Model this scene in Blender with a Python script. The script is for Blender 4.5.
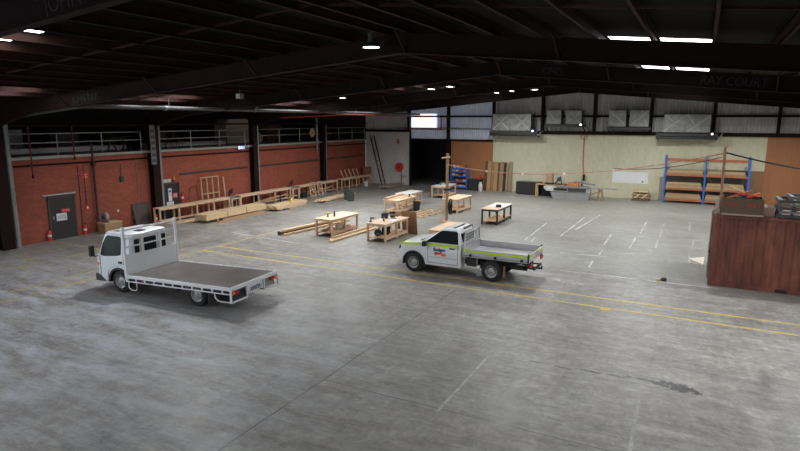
import bpy, bmesh, math, random
from mathutils import Vector, Matrix
for o in list(bpy.data.objects): bpy.data.objects.remove(o)
SC = bpy.context.scene; COL = SC.collection
R = math.radians
random.seed(7)

# ---------------------------------------------------------------- camera
HC = 5.8
YAW, PIT, ROLL = R(27.4398), R(10.3723), R(0.1284)
fw = Vector((-math.sin(YAW)*math.cos(PIT), math.cos(YAW)*math.cos(PIT), -math.sin(PIT)))
rt = Vector((math.cos(YAW), math.sin(YAW), 0)); up = rt.cross(fw)
r2 = math.cos(ROLL)*rt + math.sin(ROLL)*up; u2 = -math.sin(ROLL)*rt + math.cos(ROLL)*up
cd = bpy.data.cameras.new('camera'); cam = bpy.data.objects.new('camera', cd); COL.objects.link(cam)
cd.sensor_width = 36; cd.lens = 576.534/800*36; cd.clip_end = 300; cd.clip_start = .05
M4 = Matrix((r2, u2, -fw)).transposed().to_4x4(); M4.translation = (0, 0, HC)
cam.matrix_world = M4
SC.camera = cam
# ---------------------------------------------------------------- world, exposure, large lights
W = bpy.data.worlds.new('world'); SC.world = W; W.use_nodes = True
bg = W.node_tree.nodes['Background']; bg.inputs[0].default_value = (.75, .86, 1, 1); bg.inputs[1].default_value = 1.0
SC.view_settings.view_transform = 'Standard'; SC.view_settings.look = 'None'
SC.view_settings.exposure = 0; SC.view_settings.gamma = 1; SC.view_settings.use_curve_mapping = False

def area(name, loc, tgt, sx, sy, power, col=(1, 1, 1), spread=180):
    l = bpy.data.lights.new(name, 'AREA'); l.shape = 'RECTANGLE'; l.size = sx; l.size_y = sy
    l.energy = power; l.color = col; l.spread = R(spread)
    o = bpy.data.objects.new(name, l); COL.objects.link(o); o.location = loc
    o.rotation_euler = (Vector(tgt)-Vector(loc)).to_track_quat('-Z', 'Y').to_euler()
    return o
# daylight through the two open roller doors behind the camera (front wall) and on the left wall
area('daylight_front', (-14, -8.3, 2.6), (-14, 10, 1.5), 9.6, 4.8, 450, (.84, .91, 1))
area('daylight_side', (-28.1, 5.5, 2.4), (-10, 6.5, 1.0), 6.6, 4.4, 400, (.84, .92, 1))

# ---------------------------------------------------------------- helpers
def tag(o, label=None, cat=None, group=None, kind=None):
    if label: o['label'] = label
    if cat: o['category'] = cat
    if group: o['group'] = group
    if kind: o['kind'] = kind
    return o

class MB:
    def __init__(s): s.v = []; s.f = []; s.sm = []
    def add(s, vs, fs, smooth=False):
        n = len(s.v); s.v += [tuple(v) for v in vs]
        for f in fs: s.f.append(tuple(i+n for i in f)); s.sm.append(smooth)
        return s
    def box(s, c, d, rot=None):
        x, y, z = (q/2 for q in d)
        vs = [Vector(p) for p in ((-x,-y,-z),(x,-y,-z),(x,y,-z),(-x,y,-z),(-x,-y,z),(x,-y,z),(x,y,z),(-x,y,z))]
        if rot is not None:
            from mathutils import Euler
            m = Euler(rot).to_matrix(); vs = [m@v for v in vs]
        c = Vector(c)
        return s.add([v+c for v in vs], [(0,3,2,1),(4,5,6,7),(0,1,5,4),(1,2,6,5),(2,3,7,6),(3,0,4,7)])
    def span(s, a, b):
        return s.box([(p+q)/2 for p, q in zip(a, b)], [abs(q-p) for p, q in zip(a, b)])
    def bar(s, a, b, w, h, upv=(0, 0, 1)):
        a = Vector(a); b = Vector(b); d = (b-a).normalized(); u = Vector(upv)
        if abs(d.dot(u)) > .99: u = Vector((0, 1, 0))
        sd = d.cross(u).normalized(); u = sd.cross(d)
        vs = []
        for p in (a, b):
            for i, j in ((-1,-1),(1,-1),(1,1),(-1,1)): vs.append(p+sd*(i*w/2)+u*(j*h/2))
        return s.add(vs, [(0,1,2,3),(7,6,5,4),(0,4,5,1),(1,5,6,2),(2,6,7,3),(3,7,4,0)])
    def tube(s, pts, r, n=8, closed=False, cap=True):
        pts = [Vector(p) for p in pts]; N = len(pts); rs = r if isinstance(r, (list, tuple)) else [r]*N
        rings = []; ref = None
        for i, p in enumerate(pts):
            if closed: d = pts[(i+1) % N]-pts[i-1]
            else: d = pts[min(i+1, N-1)]-pts[max(i-1, 0)]
            d.normalize()
            if ref is None:
                ref = Vector((0,0,1)) if abs(d.z) < .9 else Vector((1,0,0))
            a = d.cross(ref); 
            if a.length < 1e-6: a = d.orthogonal()
            a.normalize(); b = a.cross(d).normalized(); ref = b
            rings.append([p+a*math.cos(2*math.pi*k/n)*rs[i]+b*math.sin(2*math.pi*k/n)*rs[i] for k in range(n)])
        vs = [v for g in rings for v in g]; fs = []
        for i in range(N if closed else N-1):
            j = (i+1) % N
            for k in range(n): fs.append((i*n+k, i*n+(k+1) % n, j*n+(k+1) % n, j*n+k))
        s.add(vs, fs, True)
        if cap and not closed:
            m = len(s.v)-len(vs); s.f.append(tuple(m+k for k in range(n))[::-1]); s.sm.append(False)
            s.f.append(tuple(m+(N-1)*n+k for k in range(n))); s.sm.append(False)
        return s
    def cyl(s, a, b, r0, r1=None, n=20):
        return s.tube([a, b], [r0, r0 if r1 is None else r1], n)
    def lathe(s, prof, c=(0,0,0), axis='z', n=24, smooth=True):
        vs = []
        for r, h in prof:
            for k in range(n):
                t = 2*math.pi*k/n; p = (r*math.cos(t), r*math.sin(t), h)
                if axis == 'y': p = (p[0], p[2], p[1])
                if axis == 'x': p = (p[2], p[0], p[1])
                vs.append(Vector(p)+Vector(c))
        fs = [(i*n+k, i*n+(k+1) % n, (i+1)*n+(k+1) % n, (i+1)*n+k) for i in range(len(prof)-1) for k in range(n)]
        return s.add(vs, fs, smooth)
    def prism(s, poly, axis, a, b, polyb=None):
        def P(p, h):
            return {'y': (p[0], h, p[1]), 'x': (h, p[0], p[1]), 'z': (p[0], p[1], h)}[axis]
        q = polyb or poly; n = len(poly)
        vs = [P(p, a) for p in poly]+[P(p, b) for p in q]
        fs = [tuple(range(n)), tuple(range(2*n-1, n-1, -1))]+[(i, i+n, (i+1) % n+n, (i+1) % n) for i in range(n)]
        return s.add(vs, fs)
    def build(s, name, mat, parent=None, bevel=0, seg=2, loc=None, rot=None, sub=False):
        me = bpy.data.meshes.new(name); me.from_pydata(s.v, [], s.f)
        for p, q in zip(me.polygons, s.sm): p.use_smooth = q
        bm = bmesh.new(); bm.from_mesh(me); bmesh.ops.recalc_face_normals(bm, faces=bm.faces); bm.to_mesh(me); bm.free()
        me.materials.append(mat)
        if any(s.sm): me.set_sharp_from_angle(angle=R(42))
        me.update()
        o = bpy.data.objects.new(name, me); COL.objects.link(o)
        if parent: o.parent = parent
        if loc: o.location = loc
        if rot: o.rotation_euler = rot
        if bevel:
            m = o.modifiers.new('bevel', 'BEVEL'); m.width = bevel; m.segments = seg; m.limit_method = 'ANGLE'; m.angle_limit = R(35)
            m.harden_normals = False
        return o

def thing(name, label, cat, loc=(0,0,0), rz=0, group=None):
    o = bpy.data.objects.new(name, None); COL.objects.link(o); o.location = loc; o.rotation_euler = (0, 0, rz)
    o.empty_display_size = .2
    return tag(o, label, cat, group)
def copy_tree(o, parent=None):
    c = o.copy(); COL.objects.link(c)
    if parent: c.parent = parent
    for ch in list(o.children): copy_tree(ch, c)
    return c
def text_mesh(name, body, size, mat, parent=None, loc=(0,0,0), rot=(0,0,0), ext=.002, xscale=1, bold=0):
    cu = bpy.data.curves.new(name, 'FONT'); cu.body = body; cu.size = size; cu.extrude = ext; cu.align_x = 'CENTER'; cu.align_y = 'CENTER'
    cu.offset = bold; cu.resolution_u = 3
    t = bpy.data.objects.new('tmp', cu); COL.objects.link(t)
    dg = bpy.context.evaluated_depsgraph_get()
    me = bpy.data.meshes.new_from_object(t.evaluated_get(dg)); bpy.data.objects.remove(t); me.name = name
    me.materials.clear(); me.materials.append(mat)
    o = bpy.data.objects.new(name, me); COL.objects.link(o); o.location = loc; o.rotation_euler = rot; o.scale = (xscale, 1, 1)
    if parent: o.parent = parent
    return o

# ---------------------------------------------------------------- materials
def nmat(name):
    m = bpy.data.materials.new(name); m.use_nodes = True
    nt = m.node_tree; return m, nt, nt.nodes, nt.links, nt.nodes['Principled BSDF']
def mixc(nt, fac, a, b, mode='MIX'):
    n = nt.nodes.new('ShaderNodeMix'); n.data_type = 'RGBA'; n.blend_type = mode
    for s, v in ((n.inputs[0], fac), (n.inputs[6], a), (n.inputs[7], b)):
        if hasattr(v, 'links') or isinstance(v, bpy.types.NodeSocket): nt.links.new(v, s)
        else: s.default_value = v if isinstance(v, (int, float)) else (*v, 1)
    return n.outputs[2]
def mth(nt, op, a, b=0.0, c=0.0, clamp=False):
    n = nt.nodes.new('ShaderNodeMath'); n.operation = op; n.use_clamp = clamp
    for s, v in zip(n.inputs, (a, b, c)):
        if isinstance(v, bpy.types.NodeSocket): nt.links.new(v, s)
        else: s.default_value = v
    return n.outputs[0]
def noise(nt, vec, scale, detail=4, rough=.55, dist=0):
    n = nt.nodes.new('ShaderNodeTexNoise'); n.inputs['Scale'].default_value = scale; n.inputs['Detail'].default_value = detail
    n.inputs['Roughness'].default_value = rough; n.inputs['Distortion'].default_value = dist
    if vec is not None: nt.links.new(vec, n.inputs['Vector'])
    return n.outputs['Fac']
def ramp(nt, fac, stops):
    n = nt.nodes.new('ShaderNodeValToRGB'); e = n.color_ramp.elements
    while len(e) < len(stops): e.new(.5)
    for el, (p, c) in zip(e, stops): el.position = p; el.color = (*c, 1) if not isinstance(c, (int, float)) else (c, c, c, 1)
    nt.links.new(fac, n.inputs[0]); return n.outputs[0]
def coords(nt, kind='Object', scale=(1,1,1), rot=(0,0,0)):
    t = nt.nodes.new('ShaderNodeTexCoord'); m = nt.nodes.new('ShaderNodeMapping')
    m.inputs['Scale'].default_value = scale; m.inputs['Rotation'].default_value = rot
    nt.links.new(t.outputs[kind], m.inputs['Vector']); return m.outputs[0]
MATS = {}
def simple(name, col, rough=.6, metal=0, var=.15, scale=6, bump=0, emit=None, es=0, spec=None, coat=0):
    m, nt, N, L, b = nmat(name)
    v = coords(nt); f = noise(nt, v, scale, 5)
    lo = tuple(c*(1-var) for c in col); hi = tuple(min(1, c*(1+var)) for c in col)
    c = ramp(nt, f, [(.3, lo), (.7, hi)]); L.new(c, b.inputs['Base Color'])
    b.inputs['Roughness'].default_value = rough; b.inputs['Metallic'].default_value = metal
    if coat: b.inputs['Coat Weight'].default_value = coat; b.inputs['Coat Roughness'].default_value = .08
    if spec is not None: b.inputs['Specular IOR Level'].default_value = spec
    if bump:
        bp = N.new('ShaderNodeBump'); bp.inputs['Strength'].default_value = bump; bp.inputs['Distance'].default_value = .02
        L.new(f, bp.inputs['Height']); L.new(bp.outputs[0], b.inputs['Normal'])
    if emit: b.inputs['Emission Color'].default_value = (*emit, 1); b.inputs['Emission Strength'].default_value = es
    MATS[name] = m; return m
def wood(name, col, axis='y', dark=.75, plank=0):
    m, nt, N, L, b = nmat(name)
    sc = {'x': (.6, 9, 9), 'y': (9, .6, 9), 'z': (9, 9, .6)}[axis]
    t = N.new('ShaderNodeTexCoord'); mp = N.new('ShaderNodeMapping'); mp.inputs['Scale'].default_value = sc
    oi = N.new('ShaderNodeObjectInfo'); va = N.new('ShaderNodeVectorMath'); va.operation = 'ADD'
    cmb = N.new('ShaderNodeCombineXYZ'); mul = mth(nt, 'MULTIPLY', oi.outputs['Random'], 37.0)
    for i in range(3): L.new(mul, cmb.inputs[i])
    L.new(t.outputs['Object'], va.inputs[0]); L.new(cmb.outputs[0], va.inputs[1]); L.new(va.outputs[0], mp.inputs[0])
    f = noise(nt, mp.outputs[0], 2.2, 6, .6, .4); g = noise(nt, va.outputs[0], 1.1, 2)
    c = ramp(nt, f, [(.3, tuple(q*dark for q in col)), (.5, col), (.72, tuple(min(1, q*1.12) for q in col))])
    c = mixc(nt, mth(nt, 'MULTIPLY', g, .35), c, tuple(q*.8 for q in col))
    L.new(c, b.inputs['Base Color']); b.inputs['Roughness'].default_value = .65
    MATS[name] = m; return m
# ---- floor concrete
def floor_mat():
    m, nt, N, L, b = nmat('concrete_floor')
    geo = N.new('ShaderNodeNewGeometry'); P = geo.outputs['Position']
    sx = N.new('ShaderNodeSeparateXYZ'); L.new(P, sx.inputs[0]); X, Y = sx.outputs[0], sx.outputs[1]
    def mp(scale, rot=0, off=0):
        q = N.new('ShaderNodeMapping'); q.inputs['Scale'].default_value = scale; q.inputs['Rotation'].default_value = (0, 0, R(rot)); q.inputs['Location'].default_value = (off, off*.7, 0)
        L.new(P, q.inputs[0]); return q.outputs[0]
    big = noise(nt, mp((1,1,1)), .16, 5, .6, .6)
    med = noise(nt, mp((1,1,1), 0, 9), .8, 6, .65, .8)
    fine = noise(nt, mp((1,1,1), 0, 3), 9, 6, .7)
    st1 = noise(nt, mp((.5,3.2,1), 14, 5), .9, 7, .68, 1.2)      # worn wheel-track streaks
    st2 = noise(nt, mp((2.6,.45,1), 18, 2), .9, 7, .68, 1.4)
    st3 = noise(nt, mp((.35,4.0,1), -24, 7), 1.1, 6, .65, .6)
    base = ramp(nt, big, [(.25, (.19,.176,.157)), (.5, (.252,.236,.214)), (.75, (.31,.298,.28))])
    base = mixc(nt, .75, base, ramp(nt, med, [(.25, .62), (.5, .95), (.78, 1.25)]), 'MULTIPLY')
    base = mixc(nt, .62, base, ramp(nt, st1, [(.3, .7), (.5, 1.0), (.7, 1.25)]), 'MULTIPLY')
    base = mixc(nt, .4, base, ramp(nt, st2, [(.3, .7), (.5, 1.0), (.7, 1.25)]), 'MULTIPLY')
    base = mixc(nt, .5, base, ramp(nt, st3, [(.3, .62), (.5, 1.0), (.72, 1.3)]), 'MULTIPLY')
    base = mixc(nt, .7, base, ramp(nt, fine, [(.3, .72), (.7, 1.25)]), 'MULTIPLY')
    mot = noise(nt, mp((1,1,1), 0, 21), 2.6, 8, .78, .4)
    base = mixc(nt, .8, base, ramp(nt, mot, [(.3, .58), (.5, 1.0), (.68, 1.45)]), 'MULTIPLY')
    # chalky mottling to the left, with the bluish daylight there painted in
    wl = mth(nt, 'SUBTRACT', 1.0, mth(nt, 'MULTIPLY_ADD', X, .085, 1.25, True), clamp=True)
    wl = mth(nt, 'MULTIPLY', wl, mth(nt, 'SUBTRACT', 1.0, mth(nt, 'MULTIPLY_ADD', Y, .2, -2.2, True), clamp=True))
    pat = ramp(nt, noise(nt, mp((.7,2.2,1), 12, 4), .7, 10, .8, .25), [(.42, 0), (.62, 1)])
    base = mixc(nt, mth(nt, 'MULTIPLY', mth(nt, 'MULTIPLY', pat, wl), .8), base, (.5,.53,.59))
    # the rear slab (beyond the white line) is painted a faded grey green
    rear = mth(nt, 'MULTIPLY', mth(nt, 'MULTIPLY_ADD', Y, 1.2, -1.2*22.5, True), mth(nt, 'MULTIPLY_ADD', X, .25, .25*18, True))
    base = mixc(nt, mth(nt, 'MULTIPLY', rear, .55), base, (.235,.236,.195))
    # pale chalk scuffs and dark rubber marks
    scf = ramp(nt, noise(nt, mp((1.3,5,1), 33, 8), .55, 8, .75, 1.6), [(.57, 0), (.7, 1)])
    base = mixc(nt, mth(nt, 'MULTIPLY', scf, .5), base, (.5,.51,.53))
    rub = ramp(nt, noise(nt, mp((1.0,4.2,1), -12, 15), .5, 8, .72, 2.0), [(.6, 0), (.75, 1)])
    base = mixc(nt, mth(nt, 'MULTIPLY', rub, .5), base, (.11,.105,.1))
    # saw-cut joints
    wob = mth(nt, 'MULTIPLY', mth(nt, 'SUBTRACT', noise(nt, P, .8, 3), .5), .05)
    def joint(coord, at, w, lim=None, lo=True):
        d = mth(nt, 'ABSOLUTE', mth(nt, 'SUBTRACT', mth(nt, 'ADD', coord, wob), at))
        return mth(nt, 'LESS_THAN', d, w)
    js = None
    jl = [(X, -7.18, .022), (Y, 10.06, .016)]
    for c_, a_, w_ in jl:
        j = joint(c_, a_, w_)
        if a_ == -7.18: j = mth(nt, 'MULTIPLY', j, mth(nt, 'LESS_THAN', Y, 18.0))
        if a_ == 10.06: j = mth(nt, 'MULTIPLY', j, mth(nt, 'GREATER_THAN', X, -7.18))
        js = j if js is None else mth(nt, 'MAXIMUM', js, j)
    jn = mth(nt, 'MULTIPLY', js, ramp(nt, med, [(.3, .35), (.6, .85)]))
    base = mixc(nt, jn, base, (.085,.08,.075))
    # oil trail right of the middle
    oil = None
    for (cx, cy, rx, ry) in ((.1,13.34,.32,.14),(-.2,13.43,.33,.15),(-.5,13.46,.25,.07),(-.85,13.45,.3,.05),(-1.33,13.36,.22,.045),(-1.9,13.34,.2,.035),(-2.5,13.25,.16,.03),(-3.2,13.27,.12,.025)):
        dx = mth(nt, 'DIVIDE', mth(nt, 'SUBTRACT', X, cx), rx); dy = mth(nt, 'DIVIDE', mth(nt, 'SUBTRACT', Y, cy), ry)
        q = mth(nt, 'ADD', mth(nt, 'MULTIPLY', dx, dx), mth(nt, 'MULTIPLY', dy, dy))
        q = mth(nt, 'SUBTRACT', 1.25, q); oil = q if oil is None else mth(nt, 'MAXIMUM', oil, q)
    oil = mth(nt, 'ADD', oil, mth(nt, 'MULTIPLY', mth(nt, 'SUBTRACT', noise(nt, mp((1,1,1), 0, 2), 7, 5, .65), .5), 8.0))
    oil = mth(nt, 'MULTIPLY', oil, 3.0, clamp=True)
    base = mixc(nt, mth(nt, 'MULTIPLY', oil, .9), base, (.035,.034,.033))
    L.new(base, b.inputs['Base Color'])
    rg = ramp(nt, med, [(.3, .36), (.7, .56)]); L.new(mth(nt, 'SUBTRACT', rg, mth(nt, 'MULTIPLY', oil, .15)), b.inputs['Roughness'])
    b.inputs['Specular IOR Level'].default_value = .45
    bp = N.new('ShaderNodeBump'); bp.inputs['Strength'].default_value = .12; bp.inputs['Distance'].default_value = .01
    L.new(fine, bp.inputs['Height']); L.new(bp.outputs[0], b.inputs['Normal'])
    return m
def brick_mat():
    m, nt, N, L, b = nmat('red_brick')
    t = N.new('ShaderNodeTexCoord'); s = N.new('ShaderNodeSeparateXYZ'); L.new(t.outputs['Object'], s.inputs[0])
    c = N.new('ShaderNodeCombineXYZ'); L.new(s.outputs[1], c.inputs[0]); L.new(s.outputs[2], c.inputs[1])
    k = N.new('ShaderNodeTexBrick'); L.new(c.outputs[0], k.inputs['Vector'])
    k.inputs['Color1'].default_value = (.36,.082,.042,1); k.inputs['Color2'].default_value = (.27,.058,.03,1); k.inputs['Mortar'].default_value = (.24,.085,.055,1)
    k.inputs['Scale'].default_value = 1; k.inputs['Mortar Size'].default_value = .008; k.inputs['Brick Width'].default_value = .24; k.inputs['Row Height'].default_value = .086
    n1 = noise(nt, c.outputs[0], .5, 5, .6); col = mixc(nt, .6, k.outputs[0], ramp(nt, n1, [(.3, .7), (.7, 1.2)]), 'MULTIPLY')
    n2 = noise(nt, c.outputs[0], 5, 4); col = mixc(nt, .35, col, ramp(nt, n2, [(.3, .8), (.7, 1.15)]), 'MULTIPLY')
    L.new(col, b.inputs['Base Color']); b.inputs['Roughness'].default_value = .8
    bp = N.new('ShaderNodeBump'); bp.inputs['Strength'].default_value = .3; bp.inputs['Distance'].default_value = .01
    L.new(k.outputs['Fac'], bp.inputs['Height']); bp.invert = True; L.new(bp.outputs[0], b.inputs['Normal'])
    return m
def paint_line(name, col, wear):
    m, nt, N, L, b = nmat(name)
    geo = N.new('ShaderNodeNewGeometry'); f = noise(nt, geo.outputs['Position'], 5.5, 7, .72); g = noise(nt, geo.outputs['Position'], .7, 3)
    f = mth(nt, 'ADD', f, mth(nt, 'MULTIPLY', mth(nt, 'SUBTRACT', g, .5), .5))
    msk = ramp(nt, f, [(wear-.09, 0), (wear+.09, 1)])
    c = mixc(nt, msk, (.27,.262,.25), col); L.new(c, b.inputs['Base Color']); b.inputs['Roughness'].default_value = .55
    return m
def stain_panel(name, lo, hi, scale=.7, rough=.7):
    m, nt, N, L, b = nmat(name)
    v = coords(nt, 'Object', (1, 1, .45)); f = noise(nt, v, scale, 6, .62, .5); g = noise(nt, v, 6, 4)
    c = ramp(nt, f, [(.3, lo), (.7, hi)]); c = mixc(nt, .3, c, ramp(nt, g, [(.3, .75), (.7, 1.2)]), 'MULTIPLY')
    L.new(c, b.inputs['Base Color']); b.inputs['Roughness'].default_value = rough; return m

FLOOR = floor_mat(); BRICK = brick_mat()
YEL = paint_line('worn_yellow_paint', (.62,.46,.05), .42); YELF = paint_line('faded_yellow_paint', (.5,.4,.12), .47)
WHT = paint_line('worn_white_paint', (.56,.56,.54), .49); WHTF = paint_line('faded_white_paint', (.42,.41,.4), .52)
CREAM = stain_panel('cream_panel_paint', (.52,.485,.335), (.6,.565,.40)); WHITEP = stain_panel('white_panel_paint', (.54,.52,.49), (.64,.62,.59), .4)
CLAD = simple('corrugated_grey_steel', (.5,.48,.48), .5, .2, .12, 1.5)
PLYO = wood('orange_plywood', (.36,.145,.055), 'z', .85); PLYB = wood('brown_plywood', (.27,.135,.06), 'z', .85)
STEELM = simple('maroon_steel', (.02,.0085,.0075), .7, 0, .2, 2, spec=.12); STEELK = simple('dark_red_oxide_steel', (.015,.0085,.008), .7, 0, .2, 2, spec=.1)
OXIDE = simple('red_oxide_purlin', (.036,.017,.0145), .7, 0, .2, 2, spec=.1)
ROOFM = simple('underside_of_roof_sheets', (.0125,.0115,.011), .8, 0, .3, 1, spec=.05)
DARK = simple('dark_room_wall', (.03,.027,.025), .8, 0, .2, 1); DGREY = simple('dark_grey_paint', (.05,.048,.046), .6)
CONC = simple('slab_edge_concrete', (.2,.19,.18), .7, 0, .2, 3)
GALV = simple('galvanised_steel', (.3,.3,.3), .45, .5, .15, 4); PIPEG = simple('grey_pvc_pipe', (.23,.24,.24), .5, 0, .12, 3)
REDP = simple('red_fire_pipe_paint', (.35,.03,.022), .45); RED = simple('signal_red', (.6,.03,.025), .4); BLK = simple('black_plastic', (.015,.015,.016), .45)
BLKM = simple('black_rubber', (.02,.02,.02), .8); WHITE = simple('white_paper', (.7,.7,.7), .6, 0, .03)
SKYL = None
def emis(name, col, s):
    m, nt, N, L, b = nmat(name); b.inputs['Base Color'].default_value = (*col, 1); b.inputs['Emission Color'].default_value = (*col, 1); b.inputs['Emission Strength'].default_value = s
    return m
SKYL = emis('translucent_roof_sheet', (.93,.96,1), 8)
CLADG = simple('wall_sheet_added_glow', (.5,.51,.54), .5, .1, .12, 1.5, emit=(.5,.58,.8), es=.09)  # cladding with a bluish emission put in for the daylight on it
WINL = emis('translucent_wall_sheet', (.7,.8,1), 1.3)

# ---------------------------------------------------------------- setting
def st(mb, name, mat, bevel=0): return tag(mb.build(name, mat, bevel=bevel), kind='structure')
XL, XR, YB, YF = -27.7, 12.9, 46.4, -8.0
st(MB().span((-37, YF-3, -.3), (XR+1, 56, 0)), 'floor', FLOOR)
st(MB().span((XL-.3, 7.6, 0), (XL, YB, 3.95)).span((XL-.3, YF, 0), (XL, .6, 5.9)).span((XL-.3, .6, 4.8), (XL, 7.6, 5.9)), 'wall_left', BRICK)
st(MB().span((XR, YF, 0), (XR+.3, YB, 7)), 'wall_right', CREAM)
st(MB().span((XL, YF-.3, 0), (-19, YF, 9)).span((-9, YF-.3, 0), (XR, YF, 9)).span((-19, YF-.3, 5.1), (-9, YF, 9)), 'wall_front', CREAM)
# back wall: sheets stand side by side
b_ = MB()
x = -15.4
while x < 3.9:                       # cream wall panels with fine vertical joints
    b_.span((x, YB, 0), (min(x+2.398, 3.9), YB+.12, 4.78)); x += 2.4
st(b_, 'wall_back', CREAM)
st(MB().span((-19.15, YB-.01, 0), (-15.42, YB+.12, 4.1)), 'wall_back_plywood', PLYO)
st(MB().span((3.9, YB-.01, 0), (XR, YB+.12, 4.78)), 'wall_back_plywood_right', PLYO)
st(MB().span((1.55, YB-.05, 0), (3.9, YB-.015, 2.4)), 'wall_back_plywood_low', PLYB)
b_ = MB()
for i in range(3): b_.span((XL+.02+i*1.53, YB-.01, 0), (XL+.02+i*1.53+1.525, YB+.11, 2.155)); b_.span((XL+.02+i*1.53, YB-.01, 2.165), (XL+.02+i*1.53+1.525, YB+.11, 4.75)).span((XL, YB+.02, 0), (-23.1, YB+.1, 4.75))
st(b_, 'wall_back_white_panels', WHITEP)
st(MB().span((-23.12, YB-.12, 0), (-22.98, YB+.2, 4.78)), 'trim_1', STEELM)
def corr(x0, x1, z0, ztop, y, mat, name, pitch=.2, dep=.05):
    mb = MB(); n = int((x1-x0)/(pitch/4)); vs = []
    for i in range(n+1):
        xx = x0+(x1-x0)*i/n; yy = y+(dep if (i % 4) in (1, 2) else 0)
        vs += [(xx, yy, z0), (xx, yy, ztop(xx))]
    mb.add(vs, [(2*i, 2*i+2, 2*i+3, 2*i+1) for i in range(n)])
    return st(mb, name, mat)
APX, SL = -7.4, .09
def rb(xx): return 7.57-SL*abs(xx-APX)          # underside of rafters
def rt_(xx): return rb(xx)+.74                    # roof sheet
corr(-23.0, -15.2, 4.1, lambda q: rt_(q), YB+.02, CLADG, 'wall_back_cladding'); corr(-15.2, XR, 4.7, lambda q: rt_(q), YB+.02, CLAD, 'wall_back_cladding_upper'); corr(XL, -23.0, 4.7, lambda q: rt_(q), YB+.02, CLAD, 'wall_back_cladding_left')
# translucent lit sheet in the cladding
b_ = MB(); vs = []
for i in range(45):
    xx = -22.95+i*.055; yy = YB-.04+(.05 if (i % 4) in (1, 2) else 0); vs += [(xx, yy, 5.12), (xx, yy, 6.32)]
b_.add(vs, [(2*i, 2*i+2, 2*i+3, 2*i+1) for i in range(44)]); st(b_, 'window_1', WINL)
# girts and mullions on back wall
st(MB().span((-23, YB-.16, 6.03), (XR, YB-.04, 6.18)), 'trim_2', STEELK); st(MB().span((-15.4, YB-.2, 4.72), (XR, YB-.02, 4.98)), 'trim_3', STEELK)
st(MB().span((-23, YB-.16, 4.06), (-15.4, YB-.04, 4.2)), 'trim_4', STEELM); st(MB().span((XL, YB-.18, 4.74), (-23, YB+.02, 4.95)), 'trim_5', STEELK)
for i, (cx, z0, m_) in enumerate(((-23.05,4.8,STEELM),(-19.3,0,STEELM),(-15.3,4.8,STEELK),(-11.3,4.9,STEELK),(-7.38,4.9,STEELK),(-3.43,4.9,STEELK),(.58,4.9,STEELK),(4.4,4.9,STEELK),(8.4,4.9,STEELK))):
    st(MB().span((cx-.1, YB-.3, z0), (cx+.1, YB-.17, rb(cx)+.5)).span((cx-.02, YB-.42, z0), (cx+.02, YB-.3, rb(cx)+.5)).span((cx-.1, YB-.5, z0), (cx+.1, YB-.42, rb(cx)+.5)), 'steel_column', m_)
# dark store room beyond the opening
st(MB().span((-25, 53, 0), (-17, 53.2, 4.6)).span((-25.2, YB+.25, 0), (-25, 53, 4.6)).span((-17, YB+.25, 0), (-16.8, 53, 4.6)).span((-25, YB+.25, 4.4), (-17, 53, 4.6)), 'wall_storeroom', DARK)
# mezzanine above the brick wall
st(MB().span((-35, 6.5, 3.85), (XL-.01, YB, 4.06)), 'floor_mezzanine', CONC)
st(MB().span((XL-.01, 6.5, 3.95), (XL+.14, YB, 4.08)), 'trim_9', simple('pale_grey_edge_beam', (.34,.33,.3), .6))
st(MB().span((XL-.02, 6.5, 3.62), (XL+.05, YB, 3.7)), 'trim_6', STEELK)
st(MB().span((-35.2, 6.5, 3.9), (-35, YB+.2, 7.0)).span((-35, 6.3, 3.9), (XL, 6.5, 6.5)).span((-35, YB+.1, 4), (XL, YB+.3, 6.9)), 'wall_mezzanine', DARK)  # dark wall colour stands in for the shade up here
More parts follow.
